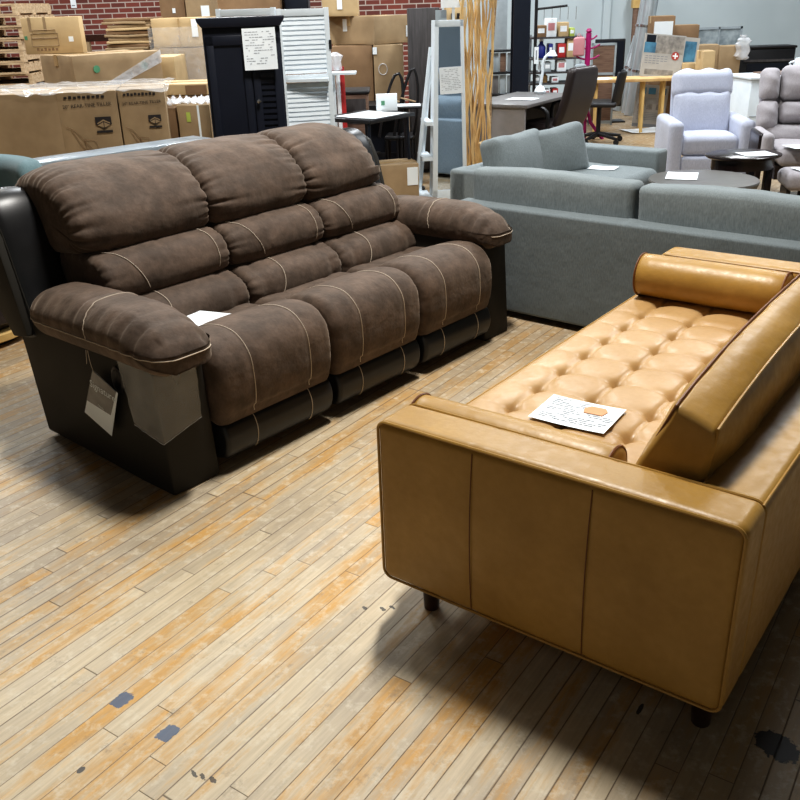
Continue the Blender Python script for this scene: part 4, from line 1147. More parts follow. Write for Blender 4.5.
# ------------------------------------------------------------------ bundle of peeled branches
Yt = 8.12
for k in range(23):
    px_ = 463+30*((k*7) % 23)/22; yy = Yt+.10*((k*5) % 7)/6*2
    xb = X(px_+random.uniform(0, 3), 150, yy); 
    r = random.uniform(.007, .014)
    x0 = X(px_, 10, Yt)
    pts = []
    nn = 12; ph = random.uniform(0, 6); am = random.uniform(.010, .026); ln_ = random.uniform(-.03, .03)
    for j in range(nn+1):
        z = 2.3*j/nn; pts.append((x0+am*math.sin(z*5+ph)+am*.6*math.sin(z*11+ph*2)+ln_*(z-1), yy+am*math.cos(z*4+ph), z))
    o = G().tube(spline(pts, 26, False), r, 6, r1=r*.7).build('peeled_branch', 'stick', None)
    tag(o, 'pale peeled branch standing upright in the bundle right of the mirror cabinet', 'branch', 'peeled branches in the upright bundle')
t = root('thin_pole', 'thin pale wooden pole leaning right of the branch bundle', 'pole', (X(489, 150, 8.4), 8.4, 0)); G().tube([(0, 0, 0), (.02, .0, 1.2), (.09, .03, 2.2)], .008, 6).build('pole', 'palewood', t)
G().box((.0, -.01, Zt(494, 8, 8.4)), (.05, .01, Zt(494, 8, 8.4)+.16)).build('end_block', 'cardl', t)
# teal chair at left
t = root('tufted_chair', 'teal tufted chair with a round wooden base at the left edge', 'chair', (-2.36, 4.62, 0), -.5)
G().lathe([(.33, .0), (.35, .01), (.35, .045), (.33, .06)], (0, 0, .03), 40).build('wooden_base', 'yellowwood', t); G().lathe([(.28, 0), (.28, .035)], (0, 0, 0), 30).build('foot_ring', 'black', t)
G().lathe([(.30, .09), (.37, .14), (.39, .24), (.36, .30), (.2, .31)], (0, 0, 0), 40).build('seat_drum', 'brownpu', t)
G().rbox((-.34, -.30, .30), (.34, .34, .46), .07, 4, (8, 8, 2)).build('seat', 'teal', t, angle=80)
def tf(p, h):
    x, y, z = p; d = min(math.hypot(x-a_, z-b_) for a_ in (-.2, 0, .2) for b_ in (-.1, .1))
    return Vector((x, y+(-.1*(1-(x/h[0])**2)*-1)+(.02*math.exp(-(d/.03)**2))*(1 if y < 0 else 0), z))
G().rbox((-.36, .24, .40), (.36, .42, .915), .07, 5, (30, 3, 20), tf).build('backrest', 'teal', t, angle=80)
# ================================================================== showroom side, right
# steel post
Yp = 11.0
a = at(513, 50, Yp); b = at(529.5, 50, Yp)
t = root('steel_column', 'black painted steel column behind the grey desk', 'column', ((a.x+b.x)/2, Yp, 0))
hw = (b.x-a.x)/2
G().box((-hw, 0, 0), (hw, .02, 5)).box((-hw, .20, 0), (hw, .22, 5)).box((-.012, .02, 0), (.012, .20, 5)).build('column_shaft', 'blackmetal', t); G().box((-hw-.03, -.03, 0), (hw+.03, .25, .03)).build('base_plate', 'blackmetal', t)
g = G()
for z in (.72, .80): g.lathe([(.012, 0), (.012, .01), (.002, .012)], (0, 0, 0), 8).xf(Matrix.Identity(4))
# flooring sample rack
Yr = 11.6
a = at(491, 52, Yr); b = at(514, 52, Yr)
t = root('sample_rack', 'black wire rack of flooring sample boards left of the steel column', 'rack', (a.x, Yr, 0)); w_ = b.x-a.x
zt1, zm, zb_ = Zt(500, 52, Yr), Zt(500, 74, Yr), Zt(500, 96, Yr)
for z in (zt1, zm, zb_): G().box((0, -.02, z), (w_, .2, z+.02)).build('shelf', 'black', t)
for x in (0, w_-.015):
    for y in (-.02, .185): G().box((x, y, 0), (x+.015, y+.015, zt1)).build('upright', 'black', t)
for r_, z in enumerate((zm, zb_)):
    for k in range(3):
        m_ = ['greypanel', 'woodslat', 'silver', 'deskgrey', 'greypanel', 'silver'][k+3*r_]
        o = G().box((a.x+.03+k*w_*.32, Yr+.03, z+.022), (a.x+.03+k*w_*.32+w_*.24, Yr+.06, z+.022+(zt1-zm)*.85)).build('sample_board', m_, None, bevel=.002)
        tag(o, '%s flooring sample board, %s on the %s shelf of the wire rack' % ({'greypanel': 'pale blue grey', 'woodslat': 'brown striped', 'silver': 'silver grey', 'deskgrey': 'dark grey'}[m_], ['left', 'middle', 'right'][k], ['upper', 'lower'][r_]), 'sample', 'flooring samples in the wire rack')
# wall board panel behind (grey)
t = root('wall_board', 'pale grey wall board standing on end behind the sample rack', 'board', (X(500, 20, 13), 13, 0)); G().rbox((-.22, 0, 0), (.10, .04, 2.0), .004, 1, 1).build('board', 'greypanel', t)
# grey desk
Dp = atz(527, 105, .74); dz = .74
t = root('office_desk', 'grey laminate desk with a pale end panel behind the grey loveseat', 'desk', (Dp.x, Dp.y, 0), math.radians(58))
Q = Matrix.Rotation(-math.radians(58), 4, 'Z')
e0 = atz(470, 104, .74)-Dp; e0l = Q @ e0
G().rbox((-.02, -.01, dz-.03), (1.15, .62, dz), .004, 1, 1).build('desk_top', 'deskgrey', t)
G().box((0, 0.02, 0), (.03, .60, dz-.03)).build('end_panel', 'deskend', t); G().box((1.10, .02, 0), (1.13, .60, dz-.03)).build('end_panel', 'deskend', t)
G().box((.03, .56, .25), (1.10, .58, dz-.03)).build('modesty_panel', 'deskgrey', t)
G().box((.03, .30, .35), (.35, .56, dz-.03)).build('drawer_box', 'deskgrey', t)
Md = Matrix.Translation((Dp.x, Dp.y, 0)) @ Matrix.Rotation(math.radians(58), 4, 'Z')
paper('price_sheet', 'white paper lying on the grey office desk', Md @ Matrix.Translation((.45, .25, dz+.002)), .21, .28, .002, seed=19, lines=False)
t = root('desk_lamp', 'white desk lamp with a curved neck and round base on the grey office desk', 'lamp', Md @ Vector((1.0, .30, dz+.002)), 0)
G().lathe([(.05, 0), (.06, .02), (.04, .06), (.01, .08)], (0, 0, 0)).build('base', 'white', t); G().tube(spline([(0, 0, .06), (.02, 0, .2), (.03, 0, .32), (.09, 0, .38)], 12, False), .014, 8).build('neck', 'white', t); G().lathe([(.02, .03), (.05, -.02)], (.11, 0, .37)).build('shade', 'white', t)
t = root('desk_organizer', 'light yellow wooden drawer unit half hidden under the grey office desk', 'drawer unit', Md @ Vector((-.30, .0, 0)), math.radians(58)); G().rbox((0, 0, 0), (.12, .36, .40), .005, 1, 1).build('unit_body', 'yellowwood', t); G().rbox((-.01, -.01, .40), (.13, .37, .43), .005, 1, 1).build('unit_top', 'cardl', t)
# big brown office chair
t = root('executive_chair', 'dark brown high back office chair pushed up to the grey desk', 'chair', (X(572, 95, 8.7)-.17, 8.90, 0), math.radians(46))
def eb(p, h):
    x, y, z = p; w_ = z/h[2]; return Vector((x*(1-.12*max(0, w_)**3), y-.05*(1-w_*w_)-.08*w_, z))
g = G().rbox((-.24, -.045, -.34), (.24, .045, .34), .045, 5, (10, 2, 14), eb); g.xf(Matrix.Translation((0, -.24, .70)) @ Matrix.Rotation(.1, 4, 'X'))
g.build('backrest', 'brownpu', t, angle=80)
G().rbox((-.26, -.25, .42), (.26, .27, .53), .05, 4, 4).build('seat', 'brownpu', t, angle=80)
for x in (-.30, .27): G().tube(spline([(x, -.18, .48), (x, -.16, .66), (x, .12, .68), (x, .16, .50)], 14, False), .02, 8).build('armrest', 'black', t)
G().cyl((0, 0, .08), (0, 0, .42), .03).build('gas_lift', 'black', t)
for k in range(5):
    th = k/5*2*PI; G().cyl((0, 0, .10), (.30*math.cos(th), .30*math.sin(th), .06), .022, .014, 10).build('base_spoke', 'black', t); G().cyl((.30*math.cos(th)-.012, .30*math.sin(th), .028), (.30*math.cos(th)+.012, .30*math.sin(th), .028), .028).build('caster', 'black', t)
# wire shelving with goods
Yw = 12.2
a = at(531, 45, Yw); b = at(582, 45, Yw); w_ = b.x-a.x
t = root('wire_shelving', 'black wire shelving crowded with small goods behind the desk chair', 'shelving', (a.x, Yw, 0))
zsh = [Zt(556, 37, Yw), Zt(556, 58, Yw), Zt(556, 72, Yw), Zt(556, 83, Yw), Zt(556, 96, Yw)]
for z in zsh: G().box((0, 0, z-.02), (w_, .4, z)).build('shelf', 'slab', t)
for x in (.04, w_-.02):
    G().box((x, 0, 0), (x+.025, .025, zsh[0]+.02)).build('upright', 'galv', t); G().box((x, .375, 0), (x+.025, .4, zsh[0]+.02)).build('upright', 'galv', t)
goods = [  # px0, px1, shelf index, height, material, name, label
 (536, 546, 0, .14, 'cardd', 'open_box', 'dark brown box on the top shelf of the wire shelving, far left'),
 (546, 556, 0, .22, 'paper', 'leaflet_box', 'white and pink printed box on the top shelf of the wire shelving'),
 (558, 568, 0, .17, 'cardl', 'gift_box', 'light orange box on the top shelf of the wire shelving'),
 (569, 574, 0, .10, 'lime', 'small_pack', 'lime green pack on the top shelf of the wire shelving'),
 (538, 547, 1, .20, 'blue', 'detergent_bottle', 'dark blue jug with a white handle on the second shelf'),
 (549, 553, 1, .17, 'blue', 'blue_pack', 'blue and white pack right of the dark blue jug'),
 (558, 566, 1, .17, 'red', 'red_box', 'dark red box on the second shelf of the wire shelving'),
 (567, 575, 1, .23, 'cardl', 'olive_box', 'pale olive box on the second shelf of the wire shelving'),
 (540, 543, 2, .11, 'paper', 'white_jar', 'small white jar on the third shelf, left end'),
 (545, 552, 2, .12, 'greypanel', 'glass_pack', 'pale green pack of glasses on the third shelf'),
 (558, 567, 2, .14, 'paper', 'white_carton', 'white carton on the third shelf of the wire shelving'),
 (536, 541, 3, .09, 'greypanel', 'bowl_stack', 'grey pack on the fourth shelf, left end'),
 (543, 550, 3, .12, 'stick', 'basket', 'orange brown basket on the fourth shelf of the wire shelving'),
 (553, 560, 3, .07, 'paper', 'plate_pack', 'white pack on the fourth shelf of the wire shelving'),
 (537, 545, 4, .10, 'cardd', 'brown_pack', 'brown pack on the lowest shelf, left end'),
 (547, 552, 4, .08, 'paper', 'small_carton', 'small white carton on the lowest shelf of the wire shelving'),
 (554, 560, 4, .09, 'red', 'red_pack', 'dark red pack on the lowest shelf of the wire shelving')]
for (x0, x1, si, h_, mm, nm, lab) in goods:
    xa, xb = X(x0, 60, Yw), X(x1, 60, Yw)
    if nm in ('detergent_bottle', 'white_jar', 'basket'):
        t = root(nm, lab, 'container', ((xa+xb)/2, Yw+.14, zsh[si]+.001)); r = (xb-xa)/2
        G().lathe([(r*.9, 0), (r, h_*.1), (r, h_*.65), (r*.45, h_*.85), (r*.4, h_)], (0, 0, 0), 18).build('vessel', mm, t); G().lathe([(r*.45, 0), (r*.45, h_*.15)], (0, 0, h_), 12).build('cap', 'paper', t)
    else:
        t = root(nm, lab, 'box', ((xa+xb)/2, Yw+.14, zsh[si]+.001)); w2 = (xb-xa)/2
        G().rbox((-w2, -.1, 0), (w2, .1, h_), .006, 1, 1).build('pack_body', mm, t); G().box((-w2*.7, -.1025, h_*.35), (w2*.6, -.098, h_*.75)).build('pack_label', 'pinkc' if mm == 'paper' else 'paper', t)
t = root('garment_rail', 'thin black metal rail frame with hanging wires at the top behind the shelving', 'rail', (X(536, 20, 12.0), 12.0, 0))
G().cyl((0, 0, 0), (0, 0, 2.0), .02).build('upright', 'black', t); zz = Zt(555, 6, 12.0); G().cyl((0, 0, zz-.03), (X(567, 6, 12)-X(536, 6, 12), 0, zz), .014).build('arm', 'black', t)
for k in range(5): G().cyl((.1+.1*k, 0, zz-.01), (.1+.1*k, 0, zz-.16), .003).build('hook', 'chrome', t)
z1_ = Zt(536, 64, 11.95); t = root('price_tag', 'long white price tag hanging from the black rail frame', 'tag', (X(536, 60, 11.97), 11.972, z1_)); G().box((-.025, 0, 0), (.03, .004, .20)).build('tag_card', 'paper', t); G().box((-.005, -.002, .05), (.01, .0, .16)).build('printed_text', 'ink', t)
# pink coat stand
Yc = 11.3
t = root('coat_stand', 'magenta coat stand with pegs behind the brown office chair', 'coat stand', (X(588, 50, Yc), Yc, 0))
zz = Zt(588, 33, Yc); G().cyl((0, 0, 0), (0, 0, zz), .032).build('pole', 'magenta', t); G().lathe([(.02, 0), (.035, .02), (.02, .05)], (0, 0, zz)).build('finial', 'magenta', t)
for z, l_ in ((zz-.06, .10), (zz-.16, .14), (zz-.28, .14)):
    for s_ in (-1, 1): G().tube([(0, 0, z-.02), (s_*l_*.6, 0, z), (s_*l_, 0, z+.03)], .010, 6).build('peg', 'magenta', t)
for s_ in (-1, 1): G().tube([(0, 0, .45), (s_*.08, .0, .2), (s_*.24, 0, .0)], .022, 6).build('foot', 'magenta', t)
for k, (dx, dz, mm, lab) in enumerate(((-.12, -.10, 'pinkc', 'pink cloth bag hanging from the left peg of the coat stand'), (-.09, -.40, 'greypanel', 'pale green bag hanging low on the coat stand'))):
    t = root('hanging_bag', lab, 'bag', (X(588, 50, Yc)+dx, Yc-.05, zz+dz)); G().rbox((-.07, -.02, -.15), (.07, .02, .05), .02, 3, 2, puff(.3)).build('bag_body', mm, t, angle=80); G().tube(spline([(-.03, 0, .05), (0, .02, .10), (.03, 0, .05)], 8, False), .004, 5).build('handle', mm, t)
# framed slatted panels and black screen
Yq = 12.6
a = at(592, 46, Yq); b = at(617, 42, Yq)
t = root('slatted_panel', 'grey framed panel of brown woven slats behind the black task chair', 'panel', ((a.x+b.x)/2, Yq, 0), -.1); w_ = (b.x-a.x)/2; zz = Zt(605, 43, Yq)
f = G()
for (x0, x1, z0, z1) in ((-w_, -w_+.025, 0, zz), (w_-.025, w_, 0, zz), (-w_, w_, zz-.03, zz), (-w_, w_, zz*.62, zz*.62+.03), (-w_, w_, .02, .06)): f.box((x0, 0, z0), (x1, .03, z1))
f.build('frame', 'greypanel', t); G().box((-w_+.02, .01, .05), (w_-.02, .02, zz-.02)).build('slat_infill', 'woodslat', t)
a = at(596, 38, 12.9); b = at(626, 38, 12.9); zz = Zt(610, 39, 12.9)
t = root('flat_television', 'black flat screen standing behind the slatted panel', 'television', ((a.x+b.x)/2, 12.9, 0)); w_ = (b.x-a.x)/2
G().rbox((-w_, 0, .50), (w_, .05, zz), .01, 2, 1).build('screen_body', 'black', t); G().box((-w_+.02, -.002, .53), (w_-.02, 0, zz-.03)).build('screen', 'blackmetal', t); G().box((-.04, .01, .02), (.04, .04, .5)).build('stand', 'black', t); G().box((-.25, -.1, 0), (.25, .15, .02)).build('stand_base', 'black', t)
# black task chair
t = root('task_chair', 'black swivel task chair without arms beside the wooden trestle table', 'chair', (X(608, 130, 11.0)-.12, 11.0, 0), math.radians(70))
zk = Zt(606, 103, 11.0)
def tb(p, h): return Vector((p[0]*(1-.15*(p[2]/h[2])**2), p[1]-.06*(p[0]/h[0])**2*-1, p[2]))
g = G().rbox((-.21, -.02, -.19), (.21, .02, .19), .02, 3, (8, 1, 8), tb); g.xf(Matrix.Translation((0, -.25, zk+.17)) @ Matrix.Rotation(.15, 4, 'X')); g.build('backrest', 'black', t, angle=70)
G().rbox((-.23, -.22, zk-.03), (.23, .23, zk+.03), .03, 3, 4).build('seat', 'black', t, angle=70); G().box((-.03, -.25, zk-.03), (.03, -.2, zk+.2)).build('back_bracket', 'black', t)
G().cyl((0, 0, .07), (0, 0, zk-.03), .026).build('gas_lift', 'black', t)
for k in range(5):
    th = k/5*2*PI+.3; G().cyl((0, 0, .11), (.30*math.cos(th), .30*math.sin(th), .07), .026, .018, 10).build('base_spoke', 'black', t); G().cyl((.30*math.cos(th)-.015, .30*math.sin(th), .032), (.30*math.cos(th)+.015, .30*math.sin(th), .032), .032).build('caster', 'black', t)
# trestle table
Yl = 11.7; zz = Zt(640, 79, Yl)
a = at(588, 79, Yl); b = at(688, 79, Yl)
t = root('trestle_table', 'long narrow pine table on A shaped yellow legs in front of the posters', 'table', (a.x, Yl, 0)); w_ = b.x-a.x
G().rbox((0, 0, zz-.035), (w_, .5, zz), .004, 1, 1).build('table_top', 'stick', t)
for x in (.12, .72, w_-.28):
    G().tube([(x, .03, 0), (x+.02, .12, zz-.035)], .022, 6).build('leg', 'yellowwood', t); G().tube([(x+.10, .47, 0), (x+.06, .38, zz-.035)], .022, 6).build('leg', 'yellowwood', t)
paper('price_sheet', 'white paper on the left end of the long pine table', Matrix.Translation((a.x+.18, Yl+.2, zz+.002)), .30, .30, .002, lines=False)
paper('price_sheet', 'white and black folded paper lying on the floor below the pine table', Matrix.Translation(atz(643, 131, 0)+Vector((0, 0, .002))) @ Matrix.Rotation(.2, 4, 'Z'), .5, .4, .012, lines=False)
# posters
def poster(label, px0, px1, y0, y1, Y, lean, kind):
    a = at(px0, y1, Y); b = at(px1, y1, Y); zb = a.z if kind != 'low' else 0.0
    tp = at((px0+px1)/2, y0, Y+.15)
    w2 = (b.x-a.x)/2; h_ = (tp.z-zb)
    t = root('poster_board', label, 'poster', ((a.x+b.x)/2, Y, max(zb, 0)), 0, rx=-.10)
    t.rotation_euler = (-.10, .10, 0)
    G().box((-w2, 0, 0), (w2, .015, h_)).build('board', 'posterbg', t)
    if kind == 'big':
        G().box((-w2*.9, -.003, h_*.80), (-w2*.45, 0, h_*.97)).build('printed_picture', 'blackmetal', t)
        G().box((-w2*.95, -.003, h_*.56), (-w2*.40, 0, h_*.80)).build('printed_picture', 'skyprint', t)
        G().box((-w2*.40, -.003, h_*.56), (w2*.95, 0, h_*.97)).build('printed_picture', 'landprint', t)
        G().lathe([(.001, 0), (w2*.19, 0), (w2*.19, .003), (.001, .003)], (0, 0, 0), 22).xf(Matrix.Translation((w2*.60, -.004, h_*.52)) @ Matrix.Rotation(PI/2, 4, 'X')).build('printed_emblem', 'emblem', t)
        G().prism([(-.4, -.1), (-.1, -.1), (-.1, -.4), (.1, -.4), (.1, -.1), (.4, -.1), (.4, .1), (.1, .1), (.1, .4), (-.1, .4), (-.1, .1), (-.4, .1)], -.010, -.0072, lambda e, p_, q_: (w2*.60+p_*w2*.32, e, h_*.52+q_*w2*.32)).build('printed_emblem', 'paper', t)
        g = G()
        for r in range(4):
            for k in range(6-(r == 3)*2): g.box((-w2*.85+k*w2*.19, -.002, h_*(.48-.055*r)), (-w2*.85+k*w2*.19+w2*.14, 0, h_*(.495-.055*r)))
        g.build('printed_text', 'ink', t); G().box((-w2*.8, -.002, h_*.05), (w2*.6, 0, h_*.18)).build('printed_picture', 'landprint', t)
    elif kind == 'blue':
        G().box((-w2*.8, -.003, h_*.25), (w2*.7, 0, h_*.9)).build('printed_picture', 'skyprint', t)
    else:
        for x0 in (-.85, -.25, .40): G().box((w2*x0, -.003, h_*.78), (w2*(x0+.45), 0, h_*.93)).build('printed_picture', 'skyprint', t)
        for x0 in (-.80, -.25, .35): G().box((w2*x0, -.003, h_*.42), (w2*(x0+.35), 0, h_*.55)).build('printed_picture', 'landprint', t)
        g = G()
        for r in range(5): g.box((-w2*.8, -.002, h_*(.68-.03*r)), (w2*.7, 0, h_*(.688-.03*r)))
        for r in range(5): g.box((-w2*.8, -.002, h_*(.34-.04*r)), (w2*.7, 0, h_*(.35-.04*r)))
        g.build('printed_text', 'ink', t)
        G().box((-w2, -.003, 0), (w2, 0, h_*.08)).build('printed_band', 'ink', t)
    return t
z_tab = zz
poster('large grey poster with a blue sky picture and red emblem standing on the pine table', 639, 680, 34, 78, Yl+.36, .1, 'big')
poster('blue picture poster leaning beside the large grey poster', 677, 694, 37, 78, Yl+.46, .1, 'blue')
poster('pale poster with rows of small pictures leaning on the floor under the pine table', 632, 664, 84, 119, 12.24, .1, 'low')
t = root('pink_bag', 'small bright pink bag hanging by the right leg of the pine table', 'bag', (X(679, 92, 12.1), 12.1, Zt(679, 100, 12.1))); G().rbox((-.05, -.03, 0), (.05, .03, .2), .02, 2, 2).build('bag_body', 'magenta', t); G().tube(spline([(-.02, 0, .2), (0, .01, .3), (.02, 0, .2)], 8, False), .005, 5).build('handle', 'magenta', t)
# galvanised ducts/rolls
for k, (px_, r, lab) in enumerate(((648, .10, 'thick shiny metal duct rising in front of the right wall'), (641, .05, 'thin shiny metal duct left of the thick one'), (633, .09, 'dull grey plastic wrapped roll standing behind the task chair'))):
    t = root('metal_duct' if k < 2 else 'wrapped_roll', lab, 'duct' if k < 2 else 'roll', (X(px_, 60, 13.6+.32*k)-.05, 13.6+.32*k, 0), 0)
    zt2 = 2.4 if k < 2 else 1.05
    G().cyl((-.14, 0, 0), (.12, 0, zt2), r, n=18).build('duct_pipe', 'galv', t)
    for z in (.6, 1.2): 
        if z < zt2: G().cyl((-.14+.26*z/zt2, 0, z), (-.14+.26*(z+.03)/zt2, 0, z+.03), r+.01, n=18).build('clamp_ring', 'chrome', t)
t = root('yellow_conduit', 'thin yellowish pipe running up the wall left of the metal ducts', 'pipe', (X(636, 10, 15.8), 15.8, 0)); G().cyl((0, 0, 0), (0, 0, 3), .05).build('pipe', 'woodslat', t); G().box((-.07, -.06, Zt(636, 8, 15.8)), (.07, .06, Zt(636, 8, 15.8)+.2)).build('junction_box', 'yellowwood', t)
# cartons pile right
Yo = 12.9
bx_ = [(654, 676, 16, 12.95, 'cardd', 'brown carton with white sheet standing highest behind the posters', 0), (674, 700, 25, 13.3, 'cardd', 'dark brown carton behind the posters, right of the highest one', 0),
       (692, 720, 45, 12.7, 'card', 'wide brown carton lying behind the lilac armchair, left of the tall one', 0), (721, 742, 46, 12.65, 'card', 'orange brown carton behind the lilac armchair, next to the black cabinet', 0),
       (684, 703, 52, 12.38, 'cardd', 'small brown carton in front of the wide one behind the lilac armchair', 0), (668, 682, 66, 12.30, 'cardd', 'open dark carton at the right end of the pine table', 0), (684, 712, 63, 12.0, 'cardl', 'pale open carton with a white label behind the lilac armchair', 0),
       (704, 716, 51, 11.68, 'cardl', 'narrow light carton with tape standing beside the pale open carton', 0)]
for (x0, x1, yt_, Y, mm, lab, z0) in bx_:
    mk = []
    if 'white sheet' in lab: mk = [('paper_sheet', .05, .80, .90, .95, 'paper')]
    if 'label' in lab: mk = [('shipping_label', .55, .75, .8, .97, 'paper')]
    front_box('stored_carton', lab, x0, x1, yt_, Y, .28, 0, mm, mk)
t = root('fabric_bag', 'crumpled white plastic bag on the corner of the orange brown carton', 'bag', (X(742, 52, 12.6), 12.62, Zt(742, 60, 12.6))); G().rbox((-.08, -.06, 0), (.10, .06, .28), .05, 4, (5, 4, 6), lambda p, h: Vector((p[0]+.02*wob(p[2]*30, 1), p[1], p[2]))).build('bag_body', 'wrap', t); G().lathe([(.02, 0), (.05, .04)], (0, 0, .27), 8).build('bag_neck', 'wrap', t)
a = at(697, 27, 13.9); b = at(743, 27, 13.9); zz = Zt(720, 27, 13.9)
t = root('framed_glass', 'mottled grey glass panel in a pale frame standing behind the cartons', 'panel', ((a.x+b.x)/2, 13.9, 0)); w_ = (b.x-a.x)/2
G().box((-w_, .01, .0), (w_, .03, zz)).build('glass_pane', 'frost', t)
f = G()
for (x0, x1, z0, z1) in ((-w_, -w_+.03, 0, zz), (w_-.03, w_, 0, zz), (-w_, w_, zz-.03, zz), (-w_, w_, 0, .03), (-.01, .01, 0, zz)): f.box((x0, 0, z0), (x1, .04, z1))
f.build('frame', 'greypanel', t)
# black fireplace cabinet
Yz = 12.9
a = at(742, 46, Yz); b = at(796, 46, Yz); zz = Zt(770, 46, Yz)
t = root('black_cabinet', 'wide black cabinet with a recessed dark panel against the right wall', 'cabinet', ((a.x+b.x)/2, Yz, 0), -.04); w_ = (b.x-a.x)/2
G().rbox((-w_, 0, 0), (w_, .35, zz-.03), .01, 1, 1).build('cabinet_body', 'black', t); G().rbox((-w_-.01, -.02, zz-.03), (w_+.01, .36, zz), .008, 1, 1).build('top', 'black', t)
G().box((-w_+.10, -.012, .15), (w_-.08, .0, zz-.22)).build('recessed_panel', 'blackmetal', t); G().box((-w_+.05, -.016, zz-.20), (w_-.02, .0, zz-.17)).build('trim_bar', 'slab', t); G().box((-w_, -.012, .28), (w_, 0, .31)).build('trim_bar', 'chrome', t)
t = root('white_mug', 'small white jug standing on the white cabinet in front of the black cabinet', 'jug', (X(786, 64, 9.9), 9.9, Zt(786, 70, 9.9)-.02)); G().lathe([(.05, 0), (.06, .08), (.04, .13)], (0, 0, 0)).build('jug_body', 'white', t); G().tube(spline([(-.05, 0, .1), (-.10, 0, .08), (-.05, 0, .03)], 8, False), .01, 6).build('handle', 'white', t)
# white cabinet
Yv = 9.2
a = at(752, 78, Yv); zz = Zt(757, 77, Yv)
t = root('white_dresser', 'white dresser with a wooden insert on its top behind the two recliners', 'dresser', (a.x, Yv, 0), .12)
G().rbox((0, 0, 0), (1.3, .5, zz-.025), .008, 1, 1).build('dresser_body', 'white', t); G().rbox((-.02, -.02, zz-.025), (1.32, .52, zz), .006, 1, 1).build('top', 'white', t); G().box((.25, .06, zz), (1.25, .46, zz+.012)).build('wood_insert', 'woodslat', t)
G().box((.02, -.004, zz*.55), (1.28, 0, zz*.56)).build('drawer_gap', 'greypanel', t)
bpy.data.objects['white_mug'].location.z = zz+.016; bpy.data.objects['white_mug'].location = (a.x+.58, Yv+.30, zz+.016)
# ------------------------------------------------------------------ lilac armchair
t = root('recliner_chair', 'pale lilac grey recliner armchair beyond the grey sofas', 'armchair', (2.80, 8.0, 0), -.10)
def cush(c):
    def f(p, h):
        u, v, w_ = p[0]/h[0], p[1]/h[1], p[2]/h[2]
        return Vector((p[0], p[1]-(c*(1-u**4)*(1-w_**4))*(v < 0), p[2]+.01*math.sin(u*9)*(w_ > .8)))
    return f
G().rbox((-.25, -.06, .30), (.25, .50, .47), .05, 4, (8, 8, 3), puffz(.1)).build('seat', 'lilac', t, angle=80)
G().rbox((-.24, -.08, .06), (.24, .0, .30), .03, 3, (6, 1, 3)).build('footrest', 'lilac', t, angle=80)
g = G().rbox((-.25, -.07, -.21), (.25, .07, .21), .06, 4, (8, 3, 6), cush(.04)); g.xf(Matrix.Translation((0, .42, .60)) @ Matrix.Rotation(-.20, 4, 'X')); bk_ = g.build('backrest', 'lilac', t, angle=80)
g = G().rbox((-.27, -.085, -.13), (.27, .085, .13), .08, 5, (16, 3, 6), cush(.03)); g.xf(Matrix.Translation((0, .50, .855)) @ Matrix.Rotation(-.22, 4, 'X')); g.build('head_pillow', 'lilac', bk_, angle=80)
g = G().rbox((-.26, .05, -.36), (.26, .11, .30), .05, 3, (4, 1, 6)); g.xf(Matrix.Translation((0, .45, .66)) @ Matrix.Rotation(-.2, 4, 'X')); g.build('back_shell', 'lilac', t, angle=80)
for x in (-.37, .24): G().rbox((x, -.10, .05), (x+.13, .60, .60), .05, 4, (3, 6, 5)).build('arm', 'lilac', t, angle=80)
for x in (-.3, .3):
    for y in (0, .5): G().cyl((x, y, 0), (x, y, .06), .03).build('foot', 'black', t)
# ------------------------------------------------------------------ glider recliner at right edge
t = root('glider_recliner', 'warm grey puffy glider recliner with dark arm at the right edge', 'armchair', (3.40, 7.3, 0), -.18)
def pf2(p, h):
    u, v, w_ = p[0]/h[0], p[1]/h[1], p[2]/h[2]; return Vector((p[0], p[1]-.05*(1-u*u)*(1-w_*w_)*(v < 0)-.004*math.sin(p[2]*60+p[0]*20), p[2]))
Mg = Matrix.Translation((0, .42, .44)) @ Matrix.Rotation(-.34, 4, 'X')
bs = G().rbox((-.34, .02, -.05), (.34, .10, .56), .05, 3, 2); bs.xf(Mg); bb2 = bs.build('backrest', 'beige', t, angle=80)
for (x0, x1, z0, z1) in ((-.36, -.20, .33, .60), (-.19, .19, .33, .62), (.20, .36, .33, .60), (-.37, -.20, .08, .33), (-.19, .19, .14, .32), (.20, .37, .08, .33), (-.30, .30, -.06, .13)):
    g = G().rbox((x0, -.09, z0), (x1, .04, z1), .055, 4, (8, 2, 8), pf2); g.xf(Mg); g.build('back_pillow', 'beige', bb2, angle=80)
G().rbox((-.30, -.22, .33), (.30, .36, .47), .06, 4, (8, 8, 2), puffz(.15)).build('seat', 'beige', t, angle=80)
for x in (-.42, .34):
    G().rbox((x, -.18, .40), (x+.09, .34, .58), .04, 3, 3).build('arm_pad', 'beige', t, angle=80); G().rbox((x-.02, -.10, .20), (x+.03, .30, .57), .02, 2, 2).build('arm_side', 'espresso', t, angle=80)
G().lathe([(.30, 0), (.30, .03), (.05, .05), (.05, .22)], (0, .05, 0)).build('swivel_base', 'espresso', t); G().box((-.30, -.15, .22), (.30, .30, .33)).build('seat_frame', 'espresso', t)
t = root('ottoman', 'warm grey padded footstool with dark frame under the small dark table side', 'footstool', (3.14, 6.62, 0), -.18)
G().rbox((-.24, -.18, .27), (.24, .18, .39), .05, 4, (6, 6, 2), puffz(.12)).build('cushion', 'beige', t, angle=80)
for x in (-.2, .2): G().tube([(x, -.16, 0), (x, 0, .04), (x, .16, 0)], .02, 6).build('rocker_foot', 'espresso', t); G().box((x-.015, -.1, .02), (x+.015, .1, .27)).build('side_frame', 'espresso', t)
paper('price_sheet', 'white paper lying on the warm grey footstool', Matrix.Translation((3.09, 6.60, .402)) @ Matrix.Rotation(.1, 4, 'Z'), .22, .20, .002, lines=False)
